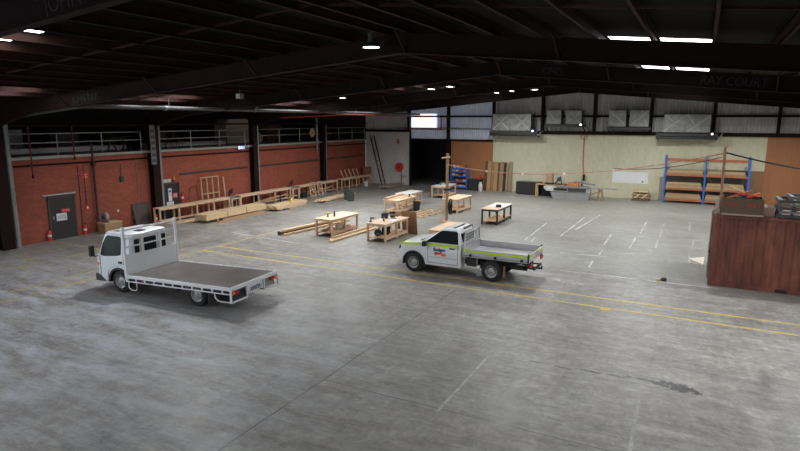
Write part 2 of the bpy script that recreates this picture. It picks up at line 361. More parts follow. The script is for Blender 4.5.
# roof sheets
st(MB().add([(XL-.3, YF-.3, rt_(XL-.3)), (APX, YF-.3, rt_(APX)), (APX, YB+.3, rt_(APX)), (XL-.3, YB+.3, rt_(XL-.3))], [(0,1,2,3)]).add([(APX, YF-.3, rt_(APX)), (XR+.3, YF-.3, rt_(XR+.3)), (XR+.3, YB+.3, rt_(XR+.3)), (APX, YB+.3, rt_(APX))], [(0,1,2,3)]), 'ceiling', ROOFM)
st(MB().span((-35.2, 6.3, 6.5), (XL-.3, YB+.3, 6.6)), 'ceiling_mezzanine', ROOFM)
FR = (-2.2, 6.1, 14.4, 22.7, 31.0, 39.3)
for i, fy in enumerate(FR):            # portal rafters: I-beams, haunched at the columns
    mb = MB()
    def sec(xa, xb, za, zb, zat, zbt, w):
        mb.add([(xa, fy-w, za), (xb, fy-w, zb), (xb, fy+w, zb), (xa, fy+w, za), (xa, fy-w, zat), (xb, fy-w, zbt), (xb, fy+w, zbt), (xa, fy+w, zat)], [(0,3,2,1),(4,5,6,7),(0,1,5,4),(1,2,6,5),(2,3,7,6),(3,0,4,7)])
    for sgn in (-1, 1):
        e = XL+.05 if sgn < 0 else XR-.05; h = APX+sgn*17.2
        for (a, b) in ((h, APX),):
            za, zb = rb(a), rb(b)
            sec(a, b, za, zb, za+.025, zb+.025, .1); sec(a, b, za+.5, zb+.5, za+.525, zb+.525, .1); sec(a, b, za, zb, za+.51, zb+.51, .012)
        zh, ze = rb(h), rb(e)
        sec(e, h, ze-.42, zh, ze-.395, zh+.025, .1); sec(e, h, ze+.5, zh+.5, ze+.525, zh+.525, .1); sec(e, h, ze-.42, zh, ze+.51, zh+.51, .012)
    st(mb, 'ceiling_beam', STEELM if i == 2 else STEELK)
    if fy > 7:
        mb = MB(); mb.span((XL+.04, fy-.28, 0), (XL+.06, fy+.28, rb(XL)+.3)).span((XL+.4, fy-.28, 0), (XL+.42, fy+.28, rb(XL)+.3)).span((XL+.05, fy-.02, 0), (XL+.41, fy+.02, rb(XL)+.3))
        st(mb, 'steel_column', STEELM)
    st(MB().span((XR-.42, fy-.15, 0), (XR-.4, fy+.15, rb(XR)+.3)).span((XR-.06, fy-.15, 0), (XR-.04, fy+.15, rb(XR)+.3)).span((XR-.41, fy-.02, 0), (XR-.05, fy+.02, rb(XR)+.3)), 'steel_column', STEELM)
px_ = [APX+s*(.35+1.18*k) for s in (-1, 1) for k in range(18)]
for xx in sorted(px_):
    if XL-.2 < xx < XR+.2:
        st(MB().span((xx-.035, YF, rb(xx)+.5), (xx-.02, YB, rb(xx)+.72)).span((xx-.035, YF, rb(xx)+.5), (xx+.04, YB, rb(xx)+.515)).span((xx-.035, YF, rb(xx)+.705), (xx+.04, YB, rb(xx)+.72)), 'ceiling_purlin', OXIDE)
# bridging rods and diagonal fly braces on the rafters
b_ = MB()
for fy in (10.2, 18.5, 26.8, 35.2): b_.bar((XL, fy, rb(XL)+.56), (APX, fy, rb(APX)+.56), .03, .05).bar((APX, fy, rb(APX)+.56), (XR, fy, rb(XR)+.56), .03, .05)
st(b_, 'ceiling_trim', OXIDE)
b_ = MB()
for fy in FR[1:]:
    for xx in (-22, -17, -12.5, -7.3, -3.2, 2, 7): b_.bar((xx, fy-.02, rb(xx)+.03), (xx-.05, fy-.55, rb(xx)+.55), .05, .05); b_.bar((xx, fy+.02, rb(xx)+.03), (xx-.05, fy+.55, rb(xx)+.55), .05, .05)
st(b_, 'ceiling_beam_braces', OXIDE)
# translucent roof sheets
n = 0
SK = [(-15.4,-12.6,6.4,8.4), (-13.6,-12.4,40.9,41.8), (-15.4,-12.6,32.2,33.4), (-23,-21,12.0,13.2), (-23,-21,19.6,20.8), (-23,-21,28.7,29.9), (-2.6,0,15.6,16.6), (-2.6,0,24.3,25.2)]
for xa in (-23.5,-15.4,-2.6,6.5):  # unseen sheets added behind the rafters and camera to even the light
    SK += [(xa,xa+2.6,y,y+.9) for y in (-5.5,-3.6,.5,2.4)+(() if xa == -15.4 else (17.0,18.9))+(26.4,28.0,35.2,37.0)]
    if xa > -3: SK += [(xa,xa+2.6,7.6,8.9)]
for (x0, x1, y0, y1) in (SK):
    n += 1
    o = st(MB().add([(x0, y0, rt_(x0)-.012), (x1, y0, rt_(x1)-.012), (x1, y1, rt_(x1)-.012), (x0, y1, rt_(x0)-.012), (x0, y0, rt_(x0)-.004), (x1, y0, rt_(x1)-.004), (x1, y1, rt_(x1)-.004), (x0, y1, rt_(x0)-.004)], [(0,1,2,3),(7,6,5,4),(0,4,5,1),(1,5,6,2),(2,6,7,3),(3,7,4,0)]), 'window_%d' % (n+1), SKYL)
# floor line markings
def line(L_, name, mat, w=.1):
    mb = MB()
    for (x0, y0, x1, y1) in L_:
        d = Vector((x1-x0, y1-y0, 0)); p = Vector((-d.y, d.x, 0)).normalized()*w/2; a = Vector((x0, y0, 0)); b = Vector((x1, y1, 0))
        mb.add([a-p+Vector((0,0,.001)), b-p+Vector((0,0,.001)), b+p+Vector((0,0,.001)), a+p+Vector((0,0,.001)), a-p+Vector((0,0,.003)), b-p+Vector((0,0,.003)), b+p+Vector((0,0,.003)), a+p+Vector((0,0,.003))], [(3,2,1,0),(4,5,6,7),(0,1,5,4),(1,2,6,5),(2,3,7,6),(3,0,4,7)])
    return st(mb, name, mat)
line([(-19.5,18.41,7,18.39)], 'floor_line', YEL); line([(-19.5,19.39,7,19.38)], 'floor_line', YEL); line([(-2.4,18.23,-2.11,18.25)], 'floor_line', YEL, .14)
line([(-19.58,6,-19.58,27)], 'floor_line', YELF); line([(-20.5,10.5,-20.5,18.2)], 'floor_line', YELF)
line([(-25.59,13.74,-23.65,13.62)], 'floor_line', YELF); line([(-26.0,12.8,-22.9,12.75)], 'floor_line', YELF); line([(-27.2,16.44,-23.2,16.46)], 'floor_line', YELF); line([(-26.0,16.4,-25.9,13.0)], 'floor_line', YELF)
line([(-23.7,12.7,-23.7,16.2)], 'floor_line', YELF); line([(-24.2,22.9,-24.2,45)], 'floor_line', YELF, .09); line([(-19.58,25.9,-19.3,45)], 'floor_line', YELF, .08)
line([(-4.9,22.4,.95,22.48)], 'floor_line', WHT, .09); line([(-16.6,21.6,-21.5,22.2)], 'floor_line', WHT, .07)
for s_ in ((-5.97,35.78,-6.02,29.24),(-2.5,36,-2.47,32),(-2.58,30.7,-2.57,27.9),(-3.78,31.2,-3.73,28.2),(-3.66,24.65,-3.62,23.4),(-3.62,27,-3.61,25.9),(-1.53,36,-1.58,34.7),(-1.53,33.9,-1.51,31.3),(-1.56,30.6,-1.5,28.45),(-.27,37.2,-.2,33.8),(0,31.4,0,29.3),(-.11,28.3,-.06,26.1),(-3.67,32,-3.3,32.1),(-2.71,26.8,-2.2,26.85),(-2.5,31.12,-2.05,31.2),(-.02,29.4,.35,29.4),(-.02,31.4,.3,31.4),(-7.35,27.5,-7.56,33.2),(-5.68,31.4,-5.28,37.2),(-7.0,27.3,-7.05,28.4)):
    line([s_], 'floor_line', WHTF if s_[0] > -2 else WHT, .075)
for s_ in ((-.73,12.6,-.68,10.1),(-4.29,13.1,-4.3,9.9)): line([s_], 'floor_line', WHTF, .07)
line([(-4.45,20.95,-4.0,20.75)], 'floor_line', WHT, .2); line([(-3.75,20.85,-3.35,20.75)], 'floor_line', WHT, .28); line([(-5.2,25.5,-3.2,25.7)], 'floor_line', WHT, .1)
# ---------------------------------------------------------------- lamps
LAMPM = emis('lamp_lens', (.93, .97, 1), 10); CHROME = simple('lamp_housing', (.12,.12,.12), .4, .6)
def hibay(x, y, z, label, power, r=.24, grp='round high bay lamps under the roof'):
    t = thing('high_bay_lamp', label, 'lamp', (x, y, z), 0, grp)
    MB().lathe([(.02,.34),(.09,.34),(.09,.12),(r*.8,.08),(r,.01),(r,-.01),(r-.02,-.01),(r-.02,.0)], n=28).build('lamp_shade', CHROME, t)
    MB().lathe([(0,-.002),(r-.025,-.002),(r-.025,-.008),(0,-.012)], n=28).build('lens', LAMPM, t)
    top = rt_(x)-z-.02
    MB().tube([(0,0,.33),(0,0,top)], .012, 6).build('hanging_rod', GALV, t)
    l = bpy.data.lights.new('hibay', 'AREA'); l.shape = 'DISK'; l.size = r*2; l.energy = power; l.color = (.95,.98,1); l.spread = R(160)
    o = bpy.data.objects.new('hibay_light', l); COL.objects.link(o); o.parent = t; o.location = (0,0,-.03)
hibay(-7.92, 13.6, 7.68, 'round lit high bay lamp hanging over the nearest roof beam', 50)
hibay(-18.2, 28.0, 7.02, 'lit high bay lamp above the left workbench run', 330, .22)
hibay(-9.4, 36.0, 7.65, 'small lit high bay lamp deep under the ridge', 330, .22)
for x, y in ((-7,24.0),(-19,24.0),(5,24.0),(-17,15.6),(2,15.6),(-3,32.3),(-20,32.3),(5,32.3),(-13,40.6),(-3,40.6),(4,40.6)):  # unseen lamps added to even the light; ridge lamp inferred from ute shadow
    k = {15.6: 14.4, 24.0: 22.7, 32.3: 31.0, 40.6: 39.3}[y]
    hibay(x, y, 5.8+(rb(x)-5.8)*y/k+(.17 if x < -8 else .12), 'unseen high bay lamp tucked up behind a dark roof beam', 330*(1.2 if x == -7 else 1), .2, 'unseen high bay lamps behind the roof beams')

# ---------------------------------------------------------------- vehicles
VWH = simple('white_vehicle_paint', (.82,.84,.86), .3, 0, .02, 2, coat=.5); GLASS = simple('dark_window_glass', (.012,.016,.016), .3, 0, .1, 2, spec=.08)
TYRE = simple('tyre_rubber', (.017,.017,.017), .75, 0, .15, 8); RIM = simple('steel_wheel_silver', (.42,.42,.42), .4, .6, .08); ALU = simple('aluminium_tray', (.52,.51,.52), .42, .45, .08, 3)
ALUF = simple('worn_aluminium_tray_floor', (.42,.4,.39), .38, .35, .2, 2)
LIME = simple('fluoro_yellow_tape', (.62,.8,.03), .5, 0, .03); ORG = simple('orange_lens', (.8,.2,.02), .3); REDL = simple('red_lens', (.55,.02,.02), .25)
NAVY = simple('navy_lettering', (.02,.05,.16), .5, 0, .02); ORGD = simple('orange_decal', (.85,.22,.02), .5, 0, .02); REDD = simple('red_decal', (.75,.05,.02), .5, 0, .02)
CHAS = simple('chassis_black', (.02,.02,.021), .6)
DECK = None
def deckmat():
    m, nt, N, L, b = nmat('brown_ply_deck'); v = coords(nt, 'Object'); f = noise(nt, v, 1.3, 6, .65, .5); g = noise(nt, coords(nt, 'Object', (1,5,1)), 1.6, 5)
    c = ramp(nt, f, [(.28, (.085,.072,.066)), (.55, (.125,.106,.098)), (.75, (.185,.162,.152))]); c = mixc(nt, .4, c, ramp(nt, g, [(.3, .75), (.7, 1.2)]), 'MULTIPLY')
    L.new(c, b.inputs['Base Color']); b.inputs['Roughness'].default_value = .33; b.inputs['Specular IOR Level'].default_value = .5
    return m
DECK = deckmat()
def loft(rings, closed=True, caps=True, mb=None):
    mb = mb or MB(); n = len(rings[0]); vs = [p for r in rings for p in r]; fs = []
    for i in range(len(rings)-1):
        for k in range(n if closed else n-1): fs.append((i*n+k, i*n+(k+1) % n, (i+1)*n+(k+1) % n, (i+1)*n+k))
    mb.add(vs, fs, True)
    if caps:
        m = len(mb.v)-len(vs)
        mb.f.append(tuple(m+k for k in range(n))[::-1]); mb.sm.append(False); mb.f.append(tuple(m+(len(rings)-1)*n+k for k in range(n))); mb.sm.append(False)
    return mb
def wheel(par, x, y, side, r=.37, w=.24, name='wheel', dual=False):
    """one wheel: tyre, with its steel rim as a sub-part; side +1 = vehicle's left"""
    prof = [(r*.6,-w/2),(r*.9,-w/2),(r*.975,-w*.4),(r,-w*.28),(r,w*.28),(r*.975,w*.4),(r*.9,w/2),(r*.6,w/2),(r*.6,-w/2)]
    t = MB().lathe(prof, axis='y', n=36).build(name, TYRE, par, loc=(x, y, r))
    s = side
    MB().lathe([(r*.61,s*w*.5),(r*.56,s*w*.46),(r*.53,s*w*.2),(r*.42,s*w*.16),(r*.34,s*w*.3),(r*.2,s*w*.32),(r*.19,s*w*.45),(r*.08,s*w*.5),(0,s*w*.5)], axis='y', n=30).build('rim', RIM, t)
    MB().lathe([(r*.43,s*w*.175),(r*.43,s*w*.2),(r*.37,s*w*.24),(r*.37,s*w*.18)], axis='y', n=30).build('rim_groove', DGREY, t)
    return t
def arch_z(X, cx, r, zc, zb):
    d = abs(X-cx)
    return max(zb, zc+math.sqrt(max(0, r*r-d*d))) if d < r else zb

def ute():
    t = thing('utility_truck', 'white single cab ute with aluminium tray and yellow stripe', 'ute', (-6.42, 20.45, 0), R(180))
    # lower body
    st_ = sorted(set([1.2,1.35,1.6,1.9,2.2,2.4,2.55]+[2.62+.0465*i for i in range(23)]+[3.68,3.75,3.85,3.91,3.96,3.99]))
    rings = []
    for X in st_:
        zt = 1.24 if X < 2.8 else (1.24-.15*((X-2.8)/.95)**1.5 if X < 3.75 else 1.09-.12*((X-3.75)/.2) if X < 3.95 else .97-(X-3.95)*2.5)
        w = .925 if X < 3.4 else .925-.13*((X-3.4)/.65)**2.2
        zb = arch_z(X, 3.13, .475, .36, .36 if X < 3.7 else .40+.2*max(0, X-3.9))
        zb = min(zb, zt-.12); h = zt-zb
        half = [(w*.985, zb), (w, zb+.25*h), (w, zb+.62*h), (w*.975, zb+.86*h), (w*.9, zt-.015), (w*.6, zt+.015), (w*.25, zt+.03)]
        rings.append([(X, y, z) for y, z in half]+[(X, -y, z) for y, z in half[::-1]])
    loft(rings).build('body', VWH, t)
    # cabin
    def gx(tt): return (1.2+.16*tt, 2.92-.92*tt)
    def gw(tt): return .895-.155*tt
    rings = []
    for tt, sh in ((0,0),(.25,0),(.5,0),(.75,0),(.92,.0),(1.0,.04),(1.04,.14),(1.055,.3)):
        a, b = gx(min(tt, 1)); a += sh*.8; b -= sh*1.0; w = gw(min(tt, 1))-sh*.6; z = 1.21+.55*tt
        c = .1
        rings.append([(a,-w+c,z),(a+c*.5,-w,z),(b-c*1.5,-w,z),(b-c*.3,-w+c*1.6,z),(b,0,z),(b-c*.3,w-c*1.6,z),(b-c*1.5,w,z),(a+c*.5,w,z),(a,w-c,z)])
    loft(rings).build('cabin', VWH, t)
    def side_glass(s):
        pts = [(.12,.10),(.86,.10),(.52+.05,.86),(.50,.89),(.12,.89)]
        # in (x along cab fraction, t) with per-height interpolation
        pts = [(1.3,.06),(2.62,.06),(2.55,.16),(2.05,.86),(1.95,.9),(1.42,.9),(1.36,.82)]
        vs = []
        for off in (.004, .016):
            for X, tt in pts: vs.append((X, s*(gw(tt)+off), 1.21+.55*tt))
        n = len(pts)
        return MB().add(vs, [tuple(range(n)), tuple(range(2*n-1, n-1, -1))]+[(i, (i+1) % n, (i+1) % n+n, i+n) for i in range(n)])
    side_glass(1).build('side_window', GLASS, t); side_glass(-1).build('side_window', GLASS, t)
    def front_glass():
        vs = []
        for off in (.003,.014):
            for (tt, w) in ((.04,.66),(.9,.56)):
                b = gx(tt)[1]
                vs += [(b-.03+off, -w, 1.21+.55*tt), (b+off, 0, 1.21+.55*tt), (b-.03+off, w, 1.21+.55*tt)]
        return MB().add(vs, [(0,1,4,3),(1,2,5,4),(6,9,10,7),(7,10,11,8),(0,3,9,6),(2,8,11,5),(0,6,7,1),(1,7,8,2),(3,4,10,9),(4,5,11,10)])
    front_glass().build('windscreen', GLASS, t)
    MB().span((1.19+.03,-.6,1.24),(1.3,.6,1.62)).build('rear_window', GLASS, t, rot=None)
    MB().bar((2.78,-.7,1.25),(2.86,.72,1.245),.11,.03).build('wiper_cowl', BLK, t)
    # front end
    MB().span((3.92,-.5,.55),(3.995,.5,.86)).build('grille', BLK, t, .02)
    for s in (1,-1):
        MB().prism([(3.76,.86),(3.965,.84),(3.95,.96),(3.8,1.0)], 'y', s*.66, s*.86).build('headlight', GLASS, t, .02)
        MB().prism([(3.85,.5),(3.98,.5),(3.99,.66),(3.87,.66)], 'y', s*.62, s*.83).build('fog_lamp_bezel', BLK, t, .02)
    # wheel arch liners
    for s in (1,-1):
        mb = MB(); vs = []
        N_ = 18
        for i in range(N_+1):
            a = math.pi*(-.06+1.12*i/N_)
            for r_, y_ in ((.48, s*.935), (.425, s*.935), (.425, s*.55), (.48, s*.55)): vs.append((3.13+r_*math.cos(a), y_, .365+r_*math.sin(a)))
        fs = [(4*i+k, 4*i+(k+1) % 4, 4*i+4+(k+1) % 4, 4*i+4+k) for i in range(N_) for k in range(4)]+[(0,1,2,3),(4*N_+3,4*N_+2,4*N_+1,4*N_)]
        mb.add(vs, fs); mb.build('wheel_arch', BLK, t)
    # door: seam, handle, stripe, mirrors, sill
    for s in (1,-1):
        sm = MB()
        for X in (1.3, 2.52): sm.span((X-.006, s*.915, .46), (X+.006, s*.929, 1.2))
        sm.span((1.3, s*.915, .455), (2.52, s*.929, .467)); sm.span((1.3, s*.92, .68), (2.5, s*.931, .688)); sm.build('door_seam', DGREY, t)
        MB().span((1.42, s*.92, 1.045), (1.64, s*.95, 1.09)).build('door_handle', BLK, t, .01)
        MB().span((1.3, s*.3, .33), (2.55, s*.9, .4)).build('sill', CHAS, t)
        mr = MB().box((2.6, s*1.08, 1.2), (.14,.2,.2)); mr.bar((2.53,s*.88,1.24),(2.55,s*1.0,1.26),.06,.05); mr.build('wing_mirror', BLK, t, .03)
        vs = []
        for i, X in enumerate((1.22,1.6,2.0,2.4,2.8,3.1,3.4,3.55,3.68,3.78)):
            w = .928 if X < 3.4 else .928-.13*((X-3.4)/.65)**2.2
            zc = 1.165-.075*max(0, (X-2.55)); f_ = 1.0 if X < 3.4 else .995
            for dz, dy in ((-.045,.003),(.04,-.012)): vs.append((X, s*(w*f_+dy), zc+dz))
        MB().add(vs, [(2*i,2*i+2,2*i+3,2*i+1) for i in range(9)]).build('reflective_stripe', LIME, t)
    # decal on both doors
    for s in (1,-1):
        text_mesh('door_lettering', 'Budget', .18, NAVY, t, (2.05, s*.934, .98), (R(90), 0, R(180) if s > 0 else 0), .001, .95, .006)
        MB().prism([(2.24,.885),(2.0,.87),(1.86,.87),(1.9,.845),(1.98,.815),(2.1,.795),(2.24,.77)], 'y', s*.926, s*.933).build('door_emblem', REDD, t)
        MB().prism([(1.97,.805),(1.86,.85),(1.78,.85),(1.77,.78),(1.81,.74),(1.91,.74),(1.98,.755)], 'y', s*.927, s*.935).build('door_emblem', ORGD, t)
    # wheels
    for X, nm in ((0,'wheel'),(3.13,'wheel')):
        for s in (1,-1): wheel(t, X, s*.80, s, .385, .25)
    # chassis
    c = MB().span((-1.2,-.45,.45),(3.4,-.35,.62)).span((-1.2,.35,.45),(3.4,.45,.62)).cyl((0,-.7,.37),(0,.7,.37),.07).cyl((3.13,-.7,.37),(3.13,.7,.37),.06).span((-.2,-.35,.35),(.2,.35,.55)).span((-1.15,-.45,.5),(-1.05,.45,.6)).span((.5,-.3,.4),(2.6,.3,.6))
    c.build('chassis', CHAS, t)
    # tray
    x0, x1, hw = -1.36, 1.09, .925
    MB().span((x0,-hw,.84),(x1,hw,.90)).build('tray_floor', ALUF, t)
    rb_ = MB()
    for i in range(12): rb_.span((x0+.06+i*.2,-hw+.03,.9),(x0+.12+i*.2,hw-.03,.903))
    rb_ = MB()
    for i in range(9): rb_.span((x0+.02,-hw+.08+i*.2,.9),(x1-.02,-hw+.09+i*.2,.904))
    rb_.build('tray_floor_rib', ALU, t)
    for s in (1,-1):
        g = MB().span((x0,s*(hw-.035),.845),(x1,s*hw,1.13)); g.span((x0,s*(hw-.01),1.1),(x1,s*(hw+.012),1.14)).span((x0,s*(hw-.01),.84),(x1,s*(hw+.012),.875)).build('drop_side', ALU, t)
        MB().span((x0+.06,s*(hw+.006),1.02),(x1-.04,s*(hw+.014),1.09)).build('reflective_stripe', LIME, t)
        for X in (x0+.24, -.15, .8):
            MB().span((X-.05,s*(hw+.005),.86),(X+.05,s*(hw+.035),.96)).build('side_latch', BLK, t, .01)
        MB().span((x0-.02,s*(hw-.04),.8),(x0+.035,s*(hw+.018),1.18)).build('corner_post', BLK, t, .01)
    MB().span((x0-.03,-hw,.845),(x0+.005,hw,1.13)).build('tail_gate', ALU, t)
    for s in (1,-1): MB().span((x0-.042,s*.3,1.02),(x0-.03,s*.86,1.09)).build('reflective_stripe', LIME, t)
    # headboard rack behind the cabin
    h = MB()
    for s in (1,-1): h.bar((x1-.02,s*.86,.9),(x1-.02,s*.74,1.68),.05,.05)
    for z in (1.2,1.68): h.bar((x1-.02,-.74,z),(x1-.02,.74,z),.05,.05)
    h.span((x1-.04,-.86,.9),(x1,.86,1.18))
    for y in (-.45,-.3,-.15,0,.15,.3,.45,.6,-.6): h.bar((x1-.02,y,1.18),(x1-.02,y,1.66),.018,.018)
    for z in (1.32,1.44,1.56): h.bar((x1-.02,-.76,z),(x1-.02,.76,z),.016,.016)
    h.build('headboard', ALU, t)
    MB().span((x1+.12,-.4,1.77),(x1+.22,.4,1.83)).build('roof_light_bar', BLK, t, .02)
    # under tray rail, mudguards, toolbox loop, tail lights, towbar
    for s in (1,-1):
        MB().tube([(x1-.05,s*.86,.84),(x1-.05,s*.88,.5),(x1-.09,s*.88,.45),(.62,s*.88,.45),(.56,s*.88,.5),(.55,s*.87,.84)], .018, 8).build('side_rail', ALU, t)
        MB().span((x0+.1,s*.5,.79),(x1-.05,s*.86,.842)).build('tray_bearer', CHAS, t)
        MB().span((.62,s*.4,.46),(1.0,s*.8,.8)).build('toolbox', BLK, t, .02)
        MB().span((-.47,s*.68,.2),(-.455,s*.92,.62)).build('mud_flap', simple('brown_mud_flap', (.23,.17,.13), .7) if s > 0 else BLK, t)
        g = MB(); vs = []
        for i in range(13):
            a = math.pi*(.05+.9*i/12)
            for r_, y_ in ((.45,s*.92),(.435,s*.92),(.435,s*.66),(.45,s*.66)): vs.append((r_*math.cos(a), y_, .37+r_*math.sin(a)*.95))
        g.add(vs, [(4*i+k, 4*i+(k+1) % 4, 4*i+4+(k+1) % 4, 4*i+4+k) for i in range(12) for k in range(4)]+[(0,1,2,3),(51,50,49,48)]); g.build('mudguard', BLK, t)
        MB().span((x0-.09,s*.62,.68),(x0-.03,s*.88,.80)).build('tail_light', REDL, t, .01)
        MB().bar((x0-.04,s*.75,.8),(x0-.04,s*.75,.86),.05,.2).build('tail_light_bracket', CHAS, t)
    MB().bar((x0-.1,-.5,.55),(x0-.1,.5,.55),.07,.07).bar((-1.1,0,.5),(x0-.28,0,.5),.06,.06).bar((x0-.1,-.45,.55),(-1.1,-.4,.55),.05,.05).bar((x0-.1,.45,.55),(-1.1,.4,.55),.05,.05).cyl((x0-.26,0,.52),(x0-.26,0,.6),.025).build('tow_bar', CHAS, t)
    for c in t.children:
        if c.name.startswith('wheel') and not c.name.startswith('wheel_arch'): continue
        for v in c.data.vertices:
            if v.co.x > 3.58: v.co.x = 3.58+(v.co.x-3.58)*.55
    return t
ute()

def truck():
    t = thing('flatbed_truck', 'white cab-over flatbed truck with an empty brown deck', 'truck', (-13.75, 13.42, 0), R(183.1))
    fx = 3.56
    # cab lower
    xs = sorted(set([2.94,2.99]+[3.04+.052*i for i in range(21)]+[4.15,4.3,4.45,4.55,4.62,4.66]))
    rings = []
    for X in xs:
        zt = 1.22; w = .86 if X < 4.3 else .86-.07*((X-4.3)/.36)**2
        zb = arch_z(X, fx, .5, .36, .5 if X < 4.1 else .34)
        h = zt-zb
        half = [(w*.98, zb), (w, zb+.2*h), (w, zb+.6*h), (w*.99, zt)]
        rings.append([(X, y, z) for y, z in half]+[(X, -y, z) for y, z in half[::-1]])
    loft(rings).build('cab_body', VWH, t)
    def gx(tt): return (2.95+.03*tt, 4.64-.40*tt)
    def gw(tt): return .85-.08*tt
    rings = []
    for tt, sh in ((0,0),(.3,0),(.6,0),(.85,0),(.97,.0),(1.0,.04),(1.012,.25)):
        a, b = gx(tt); a += sh*.6; b -= sh*1.2; w = gw(tt)-sh*.5; z = 1.22+.83*tt; c = .08
        rings.append([(a,-w+c,z),(a+c,-w,z),(b-c*1.6,-w,z),(b-c*.4,-w+c*1.4,z),(b,0,z),(b-c*.4,w-c*1.4,z),(b-c*1.6,w,z),(a+c,w,z),(a,w-c,z)])
    loft(rings).build('cab_roof', VWH, t)
    def side(s):
        pts = [(3.42,.12),(3.6,.07),(4.2,.0),(4.38,.04),(4.28,.5),(4.12,.8),(4.03,.86),(3.47,.86),(3.41,.79)]
        vs = [(X, s*(gw(max(tt,0))+off+(.008 if tt < 0.02 else 0)), 1.22+.83*tt) for off in (.004,.016) for X, tt in pts]; n = len(pts)
        return MB().add(vs, [tuple(range(n)), tuple(range(2*n-1, n-1, -1))]+[(i, (i+1) % n, (i+1) % n+n, i+n) for i in range(n)])
    TG = simple('greenish_window_glass', (.02,.032,.026), .3, 0, .2, 2, spec=.1)
    side(1).build('side_window', TG, t); side(-1).build('side_window', TG, t)
    vs = []
    for off in (.004,.015):
        for tt, w in ((.03,.7),(.86,.62)):
            b = gx(tt)[1]; vs += [(b-.03+off,-w,1.22+.83*tt),(b+off,0,1.22+.83*tt),(b-.03+off,w,1.22+.83*tt)]
    MB().add(vs, [(0,1,4,3),(1,2,5,4),(6,9,10,7),(7,10,11,8),(0,3,9,6),(2,8,11,5),(0,6,7,1),(1,7,8,2),(3,4,10,9),(4,5,11,10)]).build('windscreen', GLASS, t)
    for y0, y1 in ((-.24,.26),(.48,.66),(-.66,-.46)): MB().span((2.92,y0,1.3),(2.985,y1,1.86)).build('rear_window', GLASS, t, .03)
    for s in (1,-1):
        sm = MB().span((3.3,s*.84,1.25),(3.312,s*.862,1.9)).span((3.3,s*.85,.98),(3.312,s*.868,1.25)).span((4.42,s*.83,.55),(4.432,s*.862,1.2)).span((4.06,s*.85,.5),(4.072,s*.868,.75)); sm.build('door_seam', DGREY, t)
        MB().span((3.36,s*.85,1.02),(3.54,s*.885,1.1)).build('door_handle', BLK, t, .015)
        m = MB().box((4.62,s*1.0,1.38),(.1,.18,.38)); m.build('wing_mirror', BLK, t, .03)
        MB().tube([(4.5,s*.83,1.5),(4.6,s*.95,1.5),(4.62,s*1.0,1.45)], .014, 6).tube([(4.5,s*.85,1.2),(4.6,s*.95,1.18),(4.62,s*1.0,1.22)], .014, 6).build('mirror_arm', BLK, t)
        MB().span((4.56,s*.7,.62),(4.68,s*.84,.86)).build('headlight', simple('clear_headlight', (.5,.52,.52), .15), t, .02)
        MB().span((4.5,s*.80,.88),(4.62,s*.858,.96)).build('indicator', ORG, t, .01)
        g = MB(); vs = []
        for i in range(19):
            a = math.pi*(-.02+1.0*i/18)
            for r_, y_ in ((.51,s*.872),(.44,s*.872),(.44,s*.5),(.51,s*.5)): vs.append((fx+r_*math.cos(a), y_, .36+r_*math.sin(a)))
        g.add(vs, [(4*i+k, 4*i+(k+1) % 4, 4*i+4+(k+1) % 4, 4*i+4+k) for i in range(18) for k in range(4)]+[(0,1,2,3),(75,74,73,72)]); g.build('wheel_arch', BLK, t)
    MB().span((4.22,-.85,.3),(4.74,.85,.56)).build('bumper', BLK, t, .04)
    MB().span((4.63,-.45,.6),(4.69,.45,.82)).build('grille', BLK, t, .02)
    MB().span((3.1,.0,2.03),(3.4,.28,2.08)).build('roof_vent', BLK, t, .01); MB().span((3.72,.5,2.0),(3.95,.62,2.075)).build('roof_marker', BLK, t, .01)
    for s in (1,-1):
        wheel(t, fx, s*.72, s, .385, .21)
        wheel(t, 0, s*.80, s, .375, .19); wheel(t, 0, s*.57, s, .375, .19)
    MB().span((-1.55,-.42,.42),(4.4,-.33,.6)).span((-1.55,.33,.42),(4.4,.42,.6)).cyl((0,-.75,.35),(0,.75,.35),.08).cyl((fx,-.7,.37),(fx,.7,.37),.06).span((2.7,-.4,.3),(3.9,.4,.6)).span((-.15,-.2,.2),(.15,.2,.5)).build('chassis', CHAS, t)
    MB().span((1.2,-.85,.35),(2.2,-.45,.62)).build('fuel_tank', CHAS, t, .04); MB().span((.9,.45,.32),(1.7,.8,.6)).build('battery_box', CHAS, t, .04)
    # deck, raked slightly down to the front
    RK = R(1.2); X0, X1, HW = -1.58, 2.76, 1.13; Z = .80
    def dk(mb, name, mat, bevel=0): return mb.build(name, mat, t, bevel, rot=(0, RK, 0), loc=(0,0,0))
    dk(MB().span((X0,-HW+.03,Z-.05),(X1,HW-.03,Z)), 'deck', DECK)
    rim = MB()
    for s in (1,-1):
        rim.span((X0,s*(HW-.04),Z-.08),(X1,s*(HW+.02),Z+.02)); rim.span((X0,s*(HW),Z-.2),(X1,s*(HW+.025),Z-.165))
        for i in range(11): X = X0+.3+i*(X1-X0-.35)/10; rim.span((X-.03,s*HW,Z-.2),(X+.03,s*(HW+.02),Z-.07))
    rim.span((X0-.03,-HW-.02,Z-.09),(X0+.04,HW+.02,Z+.02)); dk(rim, 'deck_rim', VWH)
    dk(MB().span((X0,-HW+.1,Z-.17),(X1,-HW+.13,Z-.06)).span((X0,HW-.13,Z-.17),(X1,HW-.1,Z-.06)).span((X0+.05,-.6,Z-.2),(X1,-.5,Z-.05)).span((X0+.05,.5,Z-.2),(X1,.6,Z-.05)), 'deck_bearer', CHAS)
    pn = MB()
    for i in range(7):
        X = X0+.35+i*.62
        for s in (1,-1): pn.cyl((X,s*(HW-.01),Z+.02),(X,s*(HW-.01),Z+.035),.018,n=8)
    dk(pn, 'rope_hook', GALV)
    # headboard
    hb = MB()
